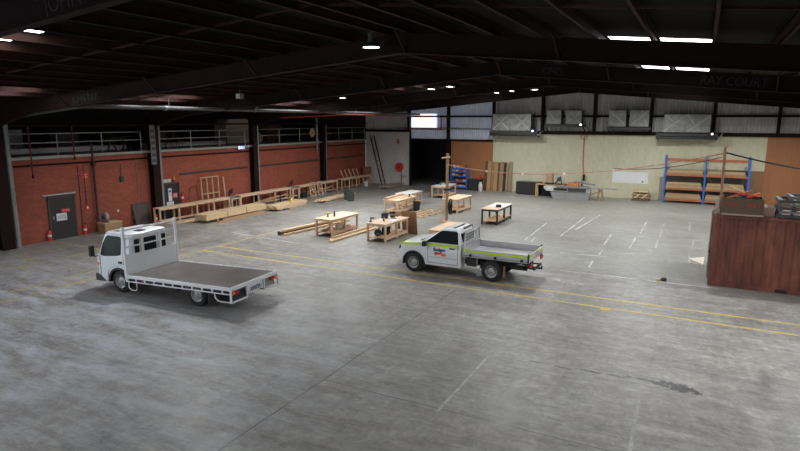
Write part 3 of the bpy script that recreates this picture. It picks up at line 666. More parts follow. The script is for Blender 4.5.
    for s in (1,-1): hb.span((X1-.05,s*(HW-.06),Z-.15),(X1+.03,s*(HW+.02),Z+1.6))
    hb.span((X1-.02,-HW,Z),(X1+.02,HW,Z+.62))
    for z in (.64,.93,1.22,1.5): hb.span((X1-.025,-HW,Z+z-.025),(X1+.025,HW,Z+z+.025))
    for y in (-.4,.38): hb.span((X1-.02,y-.04,Z+.6),(X1+.02,y+.04,Z+1.2))
    dk(hb, 'headboard', VWH)
    # rear frames
    zb = Z-.44; zt = Z-.07; w = .045
    for ya, yb in ((.42,HW+.02),(-.42,-HW-.02)):
        rf = MB()
        for y in (ya, yb): rf.span((X0-.05,y-w/2,zb),(X0,y+w/2,zt))
        rf.span((X0-.05,min(ya,yb),zb-w/2),(X0,max(ya,yb),zb+w/2))
        dk(rf, 'rear_frame', VWH)
    dk(MB().span((X0-.01,-.38,Z-.36),(X0+.005,.4,Z-.1)), 'rear_panel', VWH)
    PL = simple('number_plate_white', (.75,.75,.74), .5, 0, .02)
    dk(MB().span((X0-.03,-.34,Z-.35),(X0-.012,.36,Z-.13)), 'number_plate', PL)
    text_mesh('plate_lettering', 'XV07ZU', .165, NAVY, t, (X0-.042, .01, Z-.24+.035), (R(90), 0, R(-90)), .001, .9, .004)
    for s in (1,-1):
        dk(MB().span((X0-.04,s*.78,Z-.22),(X0+.02,s*.98,Z-.12)), 'tail_light', REDL, .01); dk(MB().span((X0-.042,s*.98,Z-.22),(X0+.02,s*1.1,Z-.12)), 'indicator', ORG, .01)
        dk(MB().span((X0+.03,s*.5,Z-.40),(X0+.05,s*1.05,Z-.1)), 'light_mount', BLK if s > 0 else GALV)
        dk(MB().tube([(X0+.62,s*HW,Z-.19),(X0+.6,s*HW,Z-.34),(X0+.5,s*HW,Z-.42),(X0+.36,s*HW,Z-.44),(X0,s*HW,Z-.44)], .02, 8), 'side_guard', VWH)
        dk(MB().tube([(X1-.1,s*HW,Z-.18),(X1-.1,s*HW,Z-.4),(X1-.2,s*HW,Z-.47),(X1-.4,s*HW,Z-.47),(X1-.46,s*HW,Z-.4),(X1-.46,s*HW,Z-.18)], .016, 8), 'side_guard', VWH)
        MB().span((-.5,s*.46,.14),(-.485,s*.92,.55)).build('mud_flap', simple('grey_mud_flap', (.13,.12,.11), .7), t)
    MB().span((2.02,HW-.06,.62),(2.08,HW-.01,.68)).build('side_marker', ORG, t)
    for c in t.children:
        xsv = [v.co.x for v in c.data.vertices]
        if c.name.split('.')[0] not in ('headboard','chassis','deck','deck_rim','deck_bearer') and min(xsv)+c.location.x > 2.75: c.location.x -= .13
    for c in t.children:
        if c.name.startswith('wheel') and not c.name.startswith('wheel_arch') and c.location.x > 2.75: c.location.x = fx-.13
    return t
truck()
# ---------------------------------------------------------------- timber materials
PINE = wood('pale_pine_timber', (.66,.45,.28), 'y'); PINEX = wood('pine_timber_along_x', (.62,.43,.27), 'x'); PINEZ = wood('pine_uprights', (.6,.41,.25), 'z')
TOPM = wood('pale_plywood_top', (.75,.54,.37), 'y', .9); TIMB = wood('brown_hardwood', (.36,.22,.12), 'y'); PACK = wood('packed_boards', (.6,.45,.26), 'y', .8); OLDT = wood('old_grey_timber', (.33,.26,.2), 'y')
CARD = simple('cardboard_brown', (.36,.24,.14), .8); WTOP = simple('white_table_top', (.62,.58,.52), .5, 0, .05); YELP = simple('yellow_plastic', (.7,.5,.03), .4); GRN = simple('dark_green_plastic', (.03,.05,.04), .5)
BLUE = simple('blue_paint', (.025,.14,.5), .45); ORB = simple('orange_beam_paint', (.42,.13,.055), .5); NAVYB = simple('navy_fabric', (.02,.03,.1), .8); BENCHBLK = simple('black_bench_frame', (.018,.018,.02), .5)

def work_table(label, x0, x1, y0, y1, h=.9, top=TOPM, leg=PINEZ, rail=PINE, shelf=True, mid=True, overh=.04, grp='timber work tables on the shop floor', name='work_table'):
    cx, cy = (x0+x1)/2, (y0+y1)/2; hx, hy = (x1-x0)/2, (y1-y0)/2
    t = thing(name, label, 'table', (cx, cy, 0), 0, grp)
    MB().span((-hx,-hy,h-.035),(hx,hy,h)).build('tabletop', top, t, .004)
    w = .09; ys = [-hy+overh+w/2, hy-overh-w/2]+([0] if mid else [])
    for y in ys:
        for x in (-hx+overh+w/2, hx-overh-w/2): MB().span((x-w/2,y-w/2,0),(x+w/2,y+w/2,h-.035)).build('leg', leg, t, .004)
    a = .03
    for x in (-hx+overh+a/2+.005, hx-overh-a/2-.005): MB().span((x-a/2,-hy+overh+w,h-.135),(x+a/2,hy-overh-w,h-.035)).build('side_apron', rail, t)
    for y in (-hy+overh+a/2, hy-overh-a/2): MB().span((-hx+overh+w,y-a/2,h-.135),(hx-overh-w,y+a/2,h-.035)).build('end_apron', rail, t)
    if shelf:
        MB().span((-hx+overh+.01,-hy+overh+.01,.2),(hx-overh-.01,hy-overh-.01,.225)).build('lower_shelf', rail, t)
        for x in (-hx+overh+a/2+.005, hx-overh-a/2-.005): MB().span((x-a/2,-hy+overh+w,.11),(x+a/2,hy-overh-w,.2)).build('shelf_rail', rail, t)
    return t
T = [work_table('pale timber work table with offcuts and a white drum on its shelf', -17.1,-16.0,23.5,26.05),
     work_table('timber work table with a brown board leaning on its far end', -14.15,-13.02,23.62,26.1),
     work_table('timber work table topped with stacked boards beside the loose lattice frame', -17.45,-16.35,31.3,33.9),
     work_table('white topped timber table behind the table of stacked boards', -18.2,-17.2,34.3,36.6, top=WTOP),
     work_table('farthest timber table with black tools on its white top', -17.95,-16.85,39.6,42.1, top=WTOP),
     work_table('timber work table just behind the tall floor post', -14.35,-13.28,33.45,36.0),
     work_table('black framed work table with plans on its top', -10.8,-9.75,30.65,33.4, leg=BENCHBLK, rail=BENCHBLK),
     work_table('timber table half hidden behind the white ute cab', -10.75,-9.75,23.45,25.9)]
for c in T[6].children:
    if c.name.startswith('lower_shelf'): c.data.materials[0] = PINE

def small(name, label, cat, mb_list, loc, rz=0, grp=None):
    """a small thing: first entry is the main mesh, the others its parts"""
    t = thing(name, label, cat, loc, rz, grp)
    for nm, mb, mat, bev in mb_list: mb.build(nm, mat, t, bev)
    return t
def drill(label, loc, rz, body=BLK):
    small('cordless_drill', label, 'drill', [('body', MB().cyl((-.11,0,.2),(.1,0,.2),.04,.035,14), body, 0), ('chuck', MB().cyl((.1,0,.2),(.17,0,.2),.025,.012,12), GALV, 0),
        ('handle', MB().bar((-.06,0,.18),(-.09,0,.06),.045,.05), BLK, .01), ('battery', MB().span((-.15,-.04,0),(-.03,.04,.065)), body if body is not BLK else DGREY, .008)], loc, rz, 'power tools on the work tables')
# things on the tables
small('glue_bottle', 'black upright bottle on the table with the white drum', 'bottle', [('bottle', MB().lathe([(0,0),(.05,0),(.055,.02),(.055,.16),(.03,.2),(.02,.24),(.02,.27),(0,.27)], n=16), BLK, 0), ('cap', MB().cyl((0,0,.27),(0,0,.31),.022,n=12), DGREY, 0)], (-16.5,24.45,.9))
drill('yellow and black drill lying by the black bottle', (-16.65,24.2,.9), R(60), YELP)
small('paint_drum', 'squat white drum on the shelf of the nearest left work table', 'drum', [('drum', MB().lathe([(0,0),(.26,0),(.28,.03),(.28,.2),(.27,.22),(0,.22)], n=26), WTOP, 0), ('lid', MB().cyl((0,0,.22),(0,0,.24),.285,n=26), WHITE, 0)], (-16.45,24.9,.225))
for i, (x, y, a, l) in enumerate(((-16.75,24.0,.3,.9),(-16.6,24.1,-.2,.8),(-16.7,23.95,.1,1.0),(-16.5,25.5,.05,.8))):
    small('timber_offcut', ('short offcut at the near end of the shelf under the bottle table','offcut laid across its neighbour under the bottle table','longest offcut on the shelf under the bottle table','single offcut at the far end of the shelf beyond the white drum')[i], 'offcut', [('board', MB().box((0,0,.02),(.11,l,.038)), TIMB if i % 2 else PINE, .003)], (x, y, .226+(.04*i if i < 3 else 0)), a*.5, 'offcuts under the work table')
drill('black drill at the near left corner of the table with the leaning board', (-13.95,23.95,.9), R(20)); drill('black drill lying in the middle of the table with the leaning board', (-13.55,24.4,.9), R(-50))
small('tool_case', 'black tool case standing on the table with the leaning board', 'tool case', [('case', MB().span((-.16,-.12,0),(.16,.12,.27)), BLK, .02), ('handle', MB().tube([(-.07,0,.27),(-.06,0,.32),(.06,0,.32),(.07,0,.27)], .012, 6), DGREY, 0)], (-13.95,25.2,.9), R(15))
small('nail_gun', 'black nail gun beside the black tool case', 'nail gun', [('body', MB().span((-.05,-.16,.06),(.05,.1,.17)), BLK, .02), ('magazine', MB().bar((0,-.12,.03),(0,.16,.0+.02),.04,.04), DGREY, 0), ('handle', MB().bar((0,.08,.14),(0,.24,.12),.045,.05), BLK, .01)], (-13.55,25.35,.9), R(-70))
small('plan_sheet', 'pale sheet lying among the tools by the leaning board', 'paper', [('sheet', MB().span((-.2,-.3,0),(.2,.3,.003)), WHITE, 0)], (-13.35,25.0,.9), R(12))
small('extension_reel', 'black cable reel on the shelf of the leaning board table', 'reel', [('drum', MB().lathe([(0,-.07),(.17,-.07),(.17,-.05),(.08,-.05),(.08,.05),(.17,.05),(.17,.07),(0,.07)], axis='y', n=20), BLK, 0), ('stand', MB().tube([(-.15,-.09,-.17),(0,-.09,.0),(.15,-.09,-.17)], .012, 6), GALV, 0)], (-13.65,23.95,.4), R(20))
small('tool_case', 'dark open tool case under the leaning board table', 'tool case', [('case', MB().span((-.22,-.16,0),(.22,.16,.12)), BLK, .015), ('lid', MB().bar((-.0,.16,.12),(0,.24,.38),.44,.03), BLK, .01)], (-13.6,24.55,.226), R(10))
small('cardboard_sheet', 'folded brown cardboard leaning under the leaning board table', 'cardboard', [('sheet', MB().prism([(-.2,0),(.2,0),(.08,.48),(-.14,.5)], 'x', -.01, .01), CARD, 0)], (-13.7,24.95,.226), R(100))
b = thing('plywood_board', 'brown plywood board leaning upright on a table end', 'board', (-13.05,26.32,0), R(-4))
MB().prism([(0,0),(.02,0),(-.14,1.18),(-.16,1.18)], 'x', -.48, .42).build('board', PLYB, b)
b = thing('plywood_board', 'narrow plywood strip leaning beside the brown upright board', 'board', (-13.75,26.3,0), R(0)); MB().prism([(0,0),(.02,0),(-.12,1.1),(-.14,1.1)], 'x', -.13, .12).build('board', TIMB, b)
for i, (x, y, w, l, z) in enumerate(((-17.28,32.5,.28,2.35,.9),(-17.3,32.4,.24,2.2,.945),(-16.98,32.7,.26,2.2,.9),(-16.7,33.0,.22,1.7,.9),(-17.27,32.45,.2,2.1,.99))):
    small('loose_board', ('lowest board along the left edge of the stacked board table','middle board in the pile along the left table edge','flat board beside the pile on the stacked board table','short flat board nearest the table middle with stacked boards','top board of the pile along the left table edge')[i], 'board', [('board', MB().box((0,0,.022),(w,l,.042)), (PINE,TIMB,PACK,PINE,PINE)[i], .003)], (x, y, z), (0,.01,-.02,.015,-.01)[i], 'boards stacked on the work table')
small('orbital_sander', 'small black sander on the stacked board table', 'sander', [('body', MB().lathe([(0,.0),(.07,0),(.07,.03),(.05,.06),(.055,.12),(.03,.15),(0,.15)], n=16), BLK, 0)], (-16.55,33.2,.944))
small('black_bin', 'black bin on the floor behind the stacked board table', 'bin', [('bin', MB().lathe([(.2,0),(.24,.55),(.255,.56),(.255,.6),(.235,.6),(.19,.03),(0,.03)], n=22), BLK, 0)], (-16.1,33.35,0))
small('loose_sack', 'small white and black bag on the shelf of the stacked board table', 'bag', [('bag', MB().lathe([(0,0),(.13,.0),(.16,.08),(.12,.17),(.05,.2),(0,.2)], n=14), WTOP, 0), ('strap', MB().tube([(-.1,0,.15),(0,0,.28),(.1,0,.15)], .012, 6), BLK, 0)], (-16.65,32.2,.226))
drill('black drill on the farthest white topped table', (-17.5,40.6,.9), R(40)); drill('black drill at the far side of the farthest white top', (-17.3,41.4,.9), R(-20))
small('nail_gun', 'black nail gun in the middle of the farthest white table', 'nail gun', [('body', MB().span((-.05,-.16,.06),(.05,.1,.17)), BLK, .02), ('magazine', MB().bar((0,-.12,.03),(0,.16,.02),.04,.04), DGREY, 0), ('handle', MB().bar((0,.08,.14),(0,.24,.12),.045,.05), BLK, .01)], (-17.25,41.0,.9), R(60))
small('plan_sheet', 'large white plan sheet spread on the black framed table', 'paper', [('sheet', MB().span((-.46,-.8,0),(.46,.8,.003)), WHITE, 0)], (-10.22,32.35,.9), R(3))
small('tool_pouch', 'black pouch lying on the plan on the black framed table', 'pouch', [('pouch', MB().span((-.15,-.12,0),(.15,.12,.12)), BLK, .04), ('flap', MB().span((-.14,-.16,.1),(.14,.1,.135)), BLKM, .02)], (-10.05,31.6,.904), R(25))
small('loose_board', 'short pine board on the shelf of the black framed table', 'board', [('board', MB().box((0,0,.02),(.3,1.4,.038)), PINE, .003)], (-10.4,32.0,.226), .1)
# loose lattice frame on the floor
t = thing('timber_lattice', 'flat timber lattice with short pegs lying on the floor', 'frame', (-15.05,32.3,0), R(0))
for i in range(4):
    MB().bar((-.75+i*.05,-1.3+i*.82,.045),(.65+i*.05,-1.3+i*.82,.045),.045,.07).build('cross_rail', PINEX, t)
for j in range(4):
    MB().bar((-.7+j*.42,-1.45,.11),(-.55+j*.42,1.35,.11),.045,.035).build('long_rail', PINE, t)
for i in range(4):
    for j in range(3): MB().span((-.62+j*.55+i*.05,-1.39+i*.82,.0),(-.55+j*.55+i*.05,-1.33+i*.82,.2)).build('peg', PINEZ, t)
# tall posts
t = thing('timber_post', 'tall timber post standing on the floor behind the ute', 'post', (-12.75,30.4,0), R(8))
MB().span((-.075,-.06,0),(.075,.06,3.95)).build('post', wood('post_timber', (.3,.19,.1), 'z'), t, .005)
MB().bar((-.32,-.08,3.68),(.18,-.08,3.76),.05,.09).build('cross_arm', PINEX, t)
MB().span((-.4,-.09,0),(.25,.09,.09)).build('foot', PINEX, t); MB().span((-.09,-.3,0),(.09,.3,.085)).build('foot', PINE, t)
MB().bar((-.36,0,.09),(-.08,0,.6),.05,.09).build('brace', PINEX, t)
MB().span((-.2,-.1,1.83),(.24,.1,1.95)).build('clamp', BLK, t, .02)
small('power_board', 'black power board clamped to the tall floor post', 'power board', [('board', MB().span((-.06,-.22,0),(.06,-.0,.38)), BLK, .02)], (-12.72,30.3,2.55)) if False else None
t = thing('cable_bundle', 'dark bundle of hoses hung on the tall floor post', 'hose', (-12.52,30.3,.25))
for k in range(5):
    r = .04+.028*k; MB().tube([(.02*k+r*.75*math.cos(2*math.pi*i/16)+.02*math.sin(i*1.7+k), -.035*k+.02*math.cos(i*2.1), .58+.03*k+r*2.9*math.sin(2*math.pi*i/16)) for i in range(16)], .034, 6, closed=True).build('hose_loop', BLKM, t)
small('soft_bag', 'dark blue bag on the floor at the foot of the tall post', 'bag', [('bag', MB().lathe([(0,0),(.26,.0),(.3,.1),(.28,.24),(.16,.32),(0,.34)], n=18), NAVYB, 0), ('strap', MB().tube([(-.2,0,.28),(0,.0,.4),(.2,0,.28)], .02, 6), NAVYB, 0)], (-11.55,27.4,0))

# ---------------------------------------------------------------- timber packs on the floor
t = thing('timber_pack', 'long strapped pack of pale boards on bearers beside the bench', 'timber pack', (-24.95,26.0,0), R(1.5))
for k in range(4):
    for j in range(3): MB().span((-.45+.3*j,-2.65+.03*((k*3+j) % 4),.16+.085*k),(-.16+.3*j,2.65-.04*((k+j) % 3),.24+.085*k)).build('board', PACK if (k+j) % 3 else PINE, t, .004)
for y in (-1.75,-.0,1.75): MB().span((-.47,y-.06,0),(.47,y+.06,.16)).build('bearer', TIMB, t)
for y in (-.9,.75): MB().span((-.46,y-.02,.155),(.455,y+.02,.505)).build('strap', simple('pack_strap', (.16,.12,.07), .5), t)
for i in range(4): small('timber_length', ('brown sawn length on the floor in front of the strapped pack','second brown length beside the strapped pack','upper brown length on the pair by the strapped pack','pale length lying between pack and brown lengths')[i], 'timber', [('length', MB().box((0,0,.045),(.11,4.2-.3*i,.088)), (TIMB,TIMB,TIMB,PINE)[i], .004)], ((-24.1,26.0,0),(-24.23,26.15,0),(-24.16,26.1,.09),(-24.37,26.3,0))[i], R(1.5), 'lengths beside the strapped pack')
t = thing('timber_pack', 'second pack of boards in front of the rear saw bench', 'timber pack', (-24.3,30.4,0), R(2))
for k in range(3):
    for j in range(3): MB().span((-.45+.3*j,-1.75+.08*((k*2+j) % 3),.1+.09*k),(-.16+.3*j,1.75-.1*((k+j) % 3),.185+.09*k)).build('board', PINE if (k+j) % 2 else PACK, t, .004)
for y in (-1.2,1.2): MB().span((-.45,y-.06,0),(.45,y+.06,.1)).build('bearer', TIMB, t)
small('timber_length', 'dark sawn beam on the floor along the second pack', 'timber', [('length', MB().box((0,0,.07),(.16,2.2,.14)), OLDT, .005)], (-23.7,30.8,0), R(6))
small('water_jug', 'small yellow jug standing on the second pack of boards', 'jug', [('jug', MB().lathe([(0,0),(.1,0),(.1,.16),(.04,.22),(.035,.26),(0,.26)], n=14), YELP, 0), ('handle', MB().tube([(.09,0,.07),(.15,0,.1),(.14,0,.18),(.05,0,.2)], .014, 6), YELP, 0)], (-24.3,30.9,.37))
small('clamp_stand', 'thin black stand behind the second pack of boards', 'stand', [('pole', MB().cyl((0,0,.02),(0,0,.95),.035,n=10), BLK, 0), ('base', MB().span((-.2,-.2,0),(.2,.2,.03)), BLK, 0), ('head', MB().span((-.18,-.05,.9),(.18,.05,.97)), BLK, .01)], (-25.35,31.0,0))
t = thing('timber_pack', 'flat pile of pale boards beside the dark green bins', 'timber pack', (-23.95,35.8,0), R(3))
for k in range(2):
    for j in range(3): MB().span((-.4+.27*j,-2.6+.25*((k+j) % 3),.06+.07*k),(-.15+.27*j,2.6-.2*((k*2+j) % 3),.125+.07*k)).build('board', PINE if (k+j) % 2 else PACK, t, .004)
for y in (-1.7,1.7): MB().span((-.4,y-.05,0),(.4,y+.05,.06)).build('bearer', TIMB, t)
for i, (x, y) in enumerate(((-22.3,35.2),(-22.95,35.75))):
    small('plastic_bin', ('dark green bin nearest the timber tables','dark green bin half behind its twin')[i], 'bin', [('bin', MB().add([(-.17,-.2,0),(.17,-.2,0),(.17,.2,0),(-.17,.2,0),(-.2,-.23,.6),(.2,-.23,.6),(.2,.23,.6),(-.2,.23,.6)], [(0,3,2,1),(4,5,6,7),(0,1,5,4),(1,2,6,5),(2,3,7,6),(3,0,4,7)]), GRN, .02), ('lid', MB().span((-.215,-.25,.6),(.215,.25,.66)), GRN, .02), ('handle', MB().cyl((-.17,.27,.62),(.17,.27,.62),.02,n=8), BLK, 0)], (x, y, 0), R(15), 'dark green wheeled bins')
t = thing('timber_pack', 'dark bundle of old planks below the white wall', 'timber pack', (-23.9,44.4,0), R(1))
for k in range(2):
    for j in range(4): MB().span((-.5+.26*j,-1.55+.1*((k+j) % 3),.08+.09*k),(-.26+.26*j,1.5-.1*((k+j) % 2),.165+.09*k)).build('board', OLDT, t, .004)
for y in (-1.0,1.0): MB().span((-.5,y-.06,0),(.5,y+.06,.08)).build('bearer', TIMB, t)
for i, (x0, y0, x1, y1, w, h, z) in enumerate(((-18.62,22.75,-18.15,28.3,.2,.2,0),(-18.38,22.7,-17.9,28.0,.18,.12,0),(-18.5,22.8,-18.0,28.1,.2,.1,.2))):
    d = math.atan2(-(x1-x0), y1-y0); l = math.hypot(x1-x0, y1-y0)
    small('timber_beam', ('dark ended long beam on the floor left of the bottle table','thin pale beam on the side of the dark ended beam','long beam lying on top of the dark ended one')[i], 'beam', [('beam', MB().box((0,0,h/2),(w,l,h)), (TIMB,PINE,PACK)[i], .005)]+([('end_cap', MB().box((0,-l/2-.006,h/2),(w*1.02,.012,h*1.02)), DGREY, 0)] if i == 0 else []), ((x0+x1)/2-(.13 if i == 0 else 0), (y0+y1)/2, z), d, 'long beams by the bottle table')
for i in range(4):
    small('timber_length', ('outermost of the pine lengths right of the bottle table','second pine length right of the bottle table','third pine length right of the bottle table','pine length laid on top right of the bottle table')[i], 'timber', [('length', MB().box((0,0,.05),(.11,4.1-.1*i,.1)), PINE if i % 2 else PACK, .004)], (-15.32-.14*i+(.2 if i == 3 else 0), 24.5+.1*i, .1 if i == 3 else 0), R(-2.2), 'pine lengths by the bottle table')

# ---------------------------------------------------------------- long benches at the brick wall
def bench(label, y0, y1, step, back=-27.12, front=-26.58, h=.9, low=True):
    t = thing('long_bench', label, 'bench', ((back+front)/2, y0, 0), 0, 'timber benches along the brick wall'); hx = (front-back)/2; L_ = y1-y0
    MB().span((-hx,0,h-.04),(hx,L_,h)).build('bench_top', TOPM, t, .003)
    n = max(2, round(L_/step)+1)
    for i in range(n):
        y = .05+(L_-.1)*i/(n-1)
        for x in (-hx+.05, hx-.05): MB().span((x-.045,y-.04,0),(x+.045,y+.04,h-.04)).build('leg', PINEZ, t)
    MB().span((hx-.04,.1,h-.13),(hx-.005,L_-.1,h-.04)).build('apron', PINE, t)
    if low: MB().span((-hx+.1,.1,.13),(hx-.1,L_-.1,.16)).build('low_shelf', PINE, t)
    return t
bench('near stretch of timber bench from the dark doorway to the first saw', 22.05, 27.55, 1.35); bench('middle timber bench between the two mitre saws', 28.5, 33.8, 1.8); bench('far timber bench beyond the second saw', 34.8, 40.0, 1.7)
t = bench('last wall bench carrying five slanting timber offcuts', 40.6, 45.4, 1.2)
for i in range(5):
    o = thing('slanting_offcut', ('first slanting offcut, nearest end of the last bench','second slanting offcut on the last bench','third slanting offcut, middle of the five on the last bench','fourth slanting offcut on the last bench','fifth slanting offcut, far end of the row on the last bench')[i], 'offcut', (-26.85, 41.1+.62*i, .9), 0, 'slanting offcuts on the last bench')
    MB().bar((0,.18,.03),(0,-.28,.72),.09,.045,(1,0,0)).build('upright', PINE, o); MB().bar((0,.2,.03),(0,.42,.03),.09,.045).build('foot', PINE, o)
def saw_station(label, y, sl):
    t = thing('saw_bench', label, 'bench', (-26.82, y, 0), 0, 'low saw benches')
    MB().span((-.32,-.42,.74),(.32,.42,.78)).build('bench_top', PINE, t)
    for yy in (-.36,.36):
        for xx in (-.26,.26): MB().span((xx-.045,yy-.045,0),(xx+.045,yy+.045,.74)).build('leg', PINEZ, t)
    MB().span((-.3,-.4,.2),(.3,.4,.22)).build('low_shelf', PINE, t)
    s = thing('mitre_saw', sl, 'saw', (-26.82, y, .78), 0, 'mitre saws on the saw benches')
    MB().lathe([(0,0),(.2,0),(.2,.05),(.17,.07),(0,.07)], n=24).build('turntable', GALV, s)
    MB().span((-.12,-.35,.03),(-.09,.35,.13)).build('fence', GALV, s); MB().span((-.2,-.33,.0),(.05,.33,.04)).build('base', DGREY, s)
    MB().bar((-.25,0,.05),(-.3,0,.36),.08,.07).build('arm', BLK, s)
    MB().lathe([(0,-.03),(.14,-.03),(.155,-.01),(.155,.01),(.14,.03),(0,.03)], c=(-.12,0,.42), axis='y', n=24).build('blade_guard', DGREY, s)
    MB().cyl((-.14,.03,.45),(-.14,.22,.47),.06,n=14).build('motor', BLK, s); MB().tube([(-.1,0,.56),(0,0,.64),(.08,0,.6)], .022, 8).build('handle', BLK, s)
saw_station('low saw bench between the near and middle wall benches', 28.02, 'mitre saw nearest the dark doorway'); saw_station('low saw bench between the middle and far wall benches', 34.3, 'mitre saw farther along the wall')
for i, y in enumerate((36.1,37.1)):
    t = thing('slatted_crate', ('slatted timber frame leaning under the far wall bench','second timber frame standing in front of the far wall bench')[i], 'frame', (-26.25, y, 0), R(4*i), 'timber frames at the far bench')
    lean = .16
    for s in (-.32,.32): MB().bar((0,s,.0),(-lean,s,1.05),.05,.07).build('stile', PINE, t)
    for z in (.06,.5,1.02): MB().bar((-lean*z/1.05,-.34,z),(-lean*z/1.05,.34,z),.04,.07).build('rail', PINE, t)
    MB().bar((0,.3,.05),(-lean*.9,-.28,.95),.04,.06).build('brace', PINE, t)
small('air_compressor', 'dark compressor on the floor under the second saw bench', 'compressor', [('tank', MB().cyl((0,-.28,.2),(0,.28,.2),.17,n=18), BLK, 0), ('motor', MB().span((-.12,-.15,.36),(.12,.15,.56)), DGREY, .03), ('foot', MB().span((-.13,-.25,0),(.13,-.2,.06)), BLK, 0), ('foot', MB().span((-.13,.2,0),(.13,.25,.06)), BLK, 0)], (-26.4,35.0,0))
small('dust_bucket', 'dark bucket under the first saw bench', 'bucket', [('bucket', MB().lathe([(0,0),(.13,0),(.17,.32),(.16,.32),(.12,.02),(0,.02)], n=18), BLK, 0)], (-26.8,28.05,.22))
for i, (x, y, l) in enumerate(((-26.0,24.3,3.6),(-26.42,23.9,3.0),(-25.66,24.9,3.0),(-26.0,24.6,2.6))):
    small('loose_board', ('widest pale board flat on the floor before the near bench','pale board tucked under the near bench front','outer pale board on the floor before the near bench','top pale board of the spread before the near bench')[i], 'board', [('board', MB().box((0,0,.015),(.28,l,.03)), (PINE,PACK,PINE,TOPM)[i], .002)], (x, y, .03 if i == 3 else 0), R((1,0,1,-2)[i]), 'boards on the floor before the near bench')
for i, y in enumerate((31.4, 32.3, 38.3)):
    small('loose_board', ('board under the middle wall bench, leaning low','second low leaning board under the middle wall bench','board lying low under the far wall bench')[i], 'board', [('board', MB().bar((0,-1.2,.19),(0,1.2,.42),.2,.025), PINE, .002)], (-26.85, y, 0), 0, 'boards under the wall benches')
t = thing('timber_stud_wall', 'pale timber stud frame leaning on brick beside the doorway', 'frame', (-27.4,26.75,0), 0)
lean = .13
def lp(y, z): return (-lean*z/2.25, y, z)
for y in (-.7,-.22,.26,.74): MB().bar(lp(y,0), lp(y,2.25), .045, .09, (1,0,0)).build('stud', PINEZ, t)
for z in (.03,1.2,2.22): MB().bar(lp(-.74,z), lp(.78,z), .09, .045).build('plate', PINE, t)
small('timber_stud', 'single thin stud leaning just beyond the stud frame', 'stud', [('stud', MB().bar((0,0,0),(-.2,0,2.15),.045,.07,(0,1,0)), PINEZ, 0)], (-27.35,28.0,0))
t = thing('bent_tube_rack', 'dark bent tube frame leaning on the brick behind the bench', 'frame', (-27.25,25.4,0), 0)
MB().tube([(0,-.45,0),(-.25,-.42,1.2),(-.3,-.2,1.65),(-.33,.15,1.75),(-.33,.3,1.75)], .025, 8).tube([(0,.3,0),(-.33,.3,1.75)], .025, 8).tube([(-.17,-.42,.75),(-.17,.3,.85)], .02, 8).build('frame', BLK, t)
small('bucket', 'white bucket at the end of the last wall bench', 'bucket', [('bucket', MB().lathe([(0,0),(.17,0),(.21,.42),(.22,.42),(.22,.45),(.19,.45),(.16,.02),(0,.02)], n=20), WTOP, 0), ('handle', MB().tube([(-.21,0,.42),(-.1,.12,.5),(.1,.12,.5),(.21,0,.42)], .008, 6), GALV, 0)], (-26.2,43.9,0))
small('plastic_tub', 'orange brown panel box on the wall above the last bench', 'box', [('box', MB().span((0,-.5,0),(.3,.5,.65)), simple('orange_brown_box', (.3,.1,.04), .6), .02)], (-27.25,45.6,.9))
# ---------------------------------------------------------------- left brick wall
t = tag(MB().span((XL-.02,16.62,0),(XL+.05,17.82,2.02)).build('door_1', simple('dark_brown_door', (.03,.024,.022), .5)), kind='structure')
MB().span((.0,0,0),(.02,.06,.16)).build('door_handle', GALV, t, loc=(XL+.05,16.72,1.0))
tag(MB().span((XL+.0,16.52,0),(XL+.07,16.62,2.1)).span((XL,17.82,0),(XL+.07,17.92,2.1)).span((XL,16.52,2.02),(XL+.07,17.92,2.12)).build('trim_7', DGREY), kind='structure')
def sign(name, label, loc, w, h, mat, lines, tcol, size, grp=None, xs=1.0, cat='sign'):
    """a flat sign on the left wall, facing +x"""
    t = thing(name, label, cat, loc, 0, grp)
    MB().span((0,-w/2,-h/2),(.012,w/2,h/2)).build('panel', mat, t)
    for i, l in enumerate(lines):
        z = (len(lines)-1)/2*size*1.15-i*size*1.15
        text_mesh('lettering', l, size, tcol, t, (.015, 0, z), (R(90), 0, R(90)), .001, xs)
    return t
sign('door_sign', 'small red sign on the dark wall door', (XL+.05,17.38,1.38), .42, .17, RED, ['FIRE DOOR'], WHITE, .07)
sign('door_notice', 'white paper notice on the dark wall door', (XL+.05,17.15,1.08), .52, .36, WHITE, ['WASH BAY','KEEP CLEAR'], BLK, .08)
t = thing('tube_light', 'pale unlit tube light above the dark wall door', 'light', (XL,17.15,2.2)); MB().span((0,-.85,-.03),(.06,.85,.04)).build('batten', GALV, t); MB().cyl((.08,-.8,-.01),(.08,.8,-.01),.02,n=10).build('tube', WHITE, t)
sign('fire_sign', 'red fire hose sign high on the brick wall', (XL,18.58,2.97), .36, .36, RED, ['FIRE','HOSE'], WHITE, .1)
def extinguisher(label, loc):
    t = thing('fire_extinguisher', label, 'fire extinguisher', loc, 0, 'red fire extinguishers along the brick wall')
    MB().lathe([(0,0),(.085,0),(.09,.03),(.09,.42),(.06,.5),(.03,.53),(0,.53)], n=18).build('cylinder', RED, t)
    MB().lathe([(.0905,.22),(.0915,.22),(.0915,.32),(.0905,.32)], n=18).build('label_band', WHITE, t)
    MB().cyl((0,0,.53),(0,0,.58),.02,n=8).bar((-.02,-.02,.58),(.08,.02,.6),.03,.02).build('valve', BLK, t); MB().tube([(0,.03,.56),(.02,.12,.5),(.02,.13,.3),(.02,.1,.15)], .012, 6).build('hose', BLK, t)
extinguisher('fire extinguisher on the floor at the left side of the wall door', (XL+.12,16.42,0)); extinguisher('fire extinguisher right of the dark wall door by the standpipe', (XL+.12,18.25,0)); extinguisher('fire extinguisher hung on brick right of the dark doorway', (XL+.1,24.62,.9))
extinguisher('fire extinguisher under the start of the near wall bench', (-27.2,22.27,0))
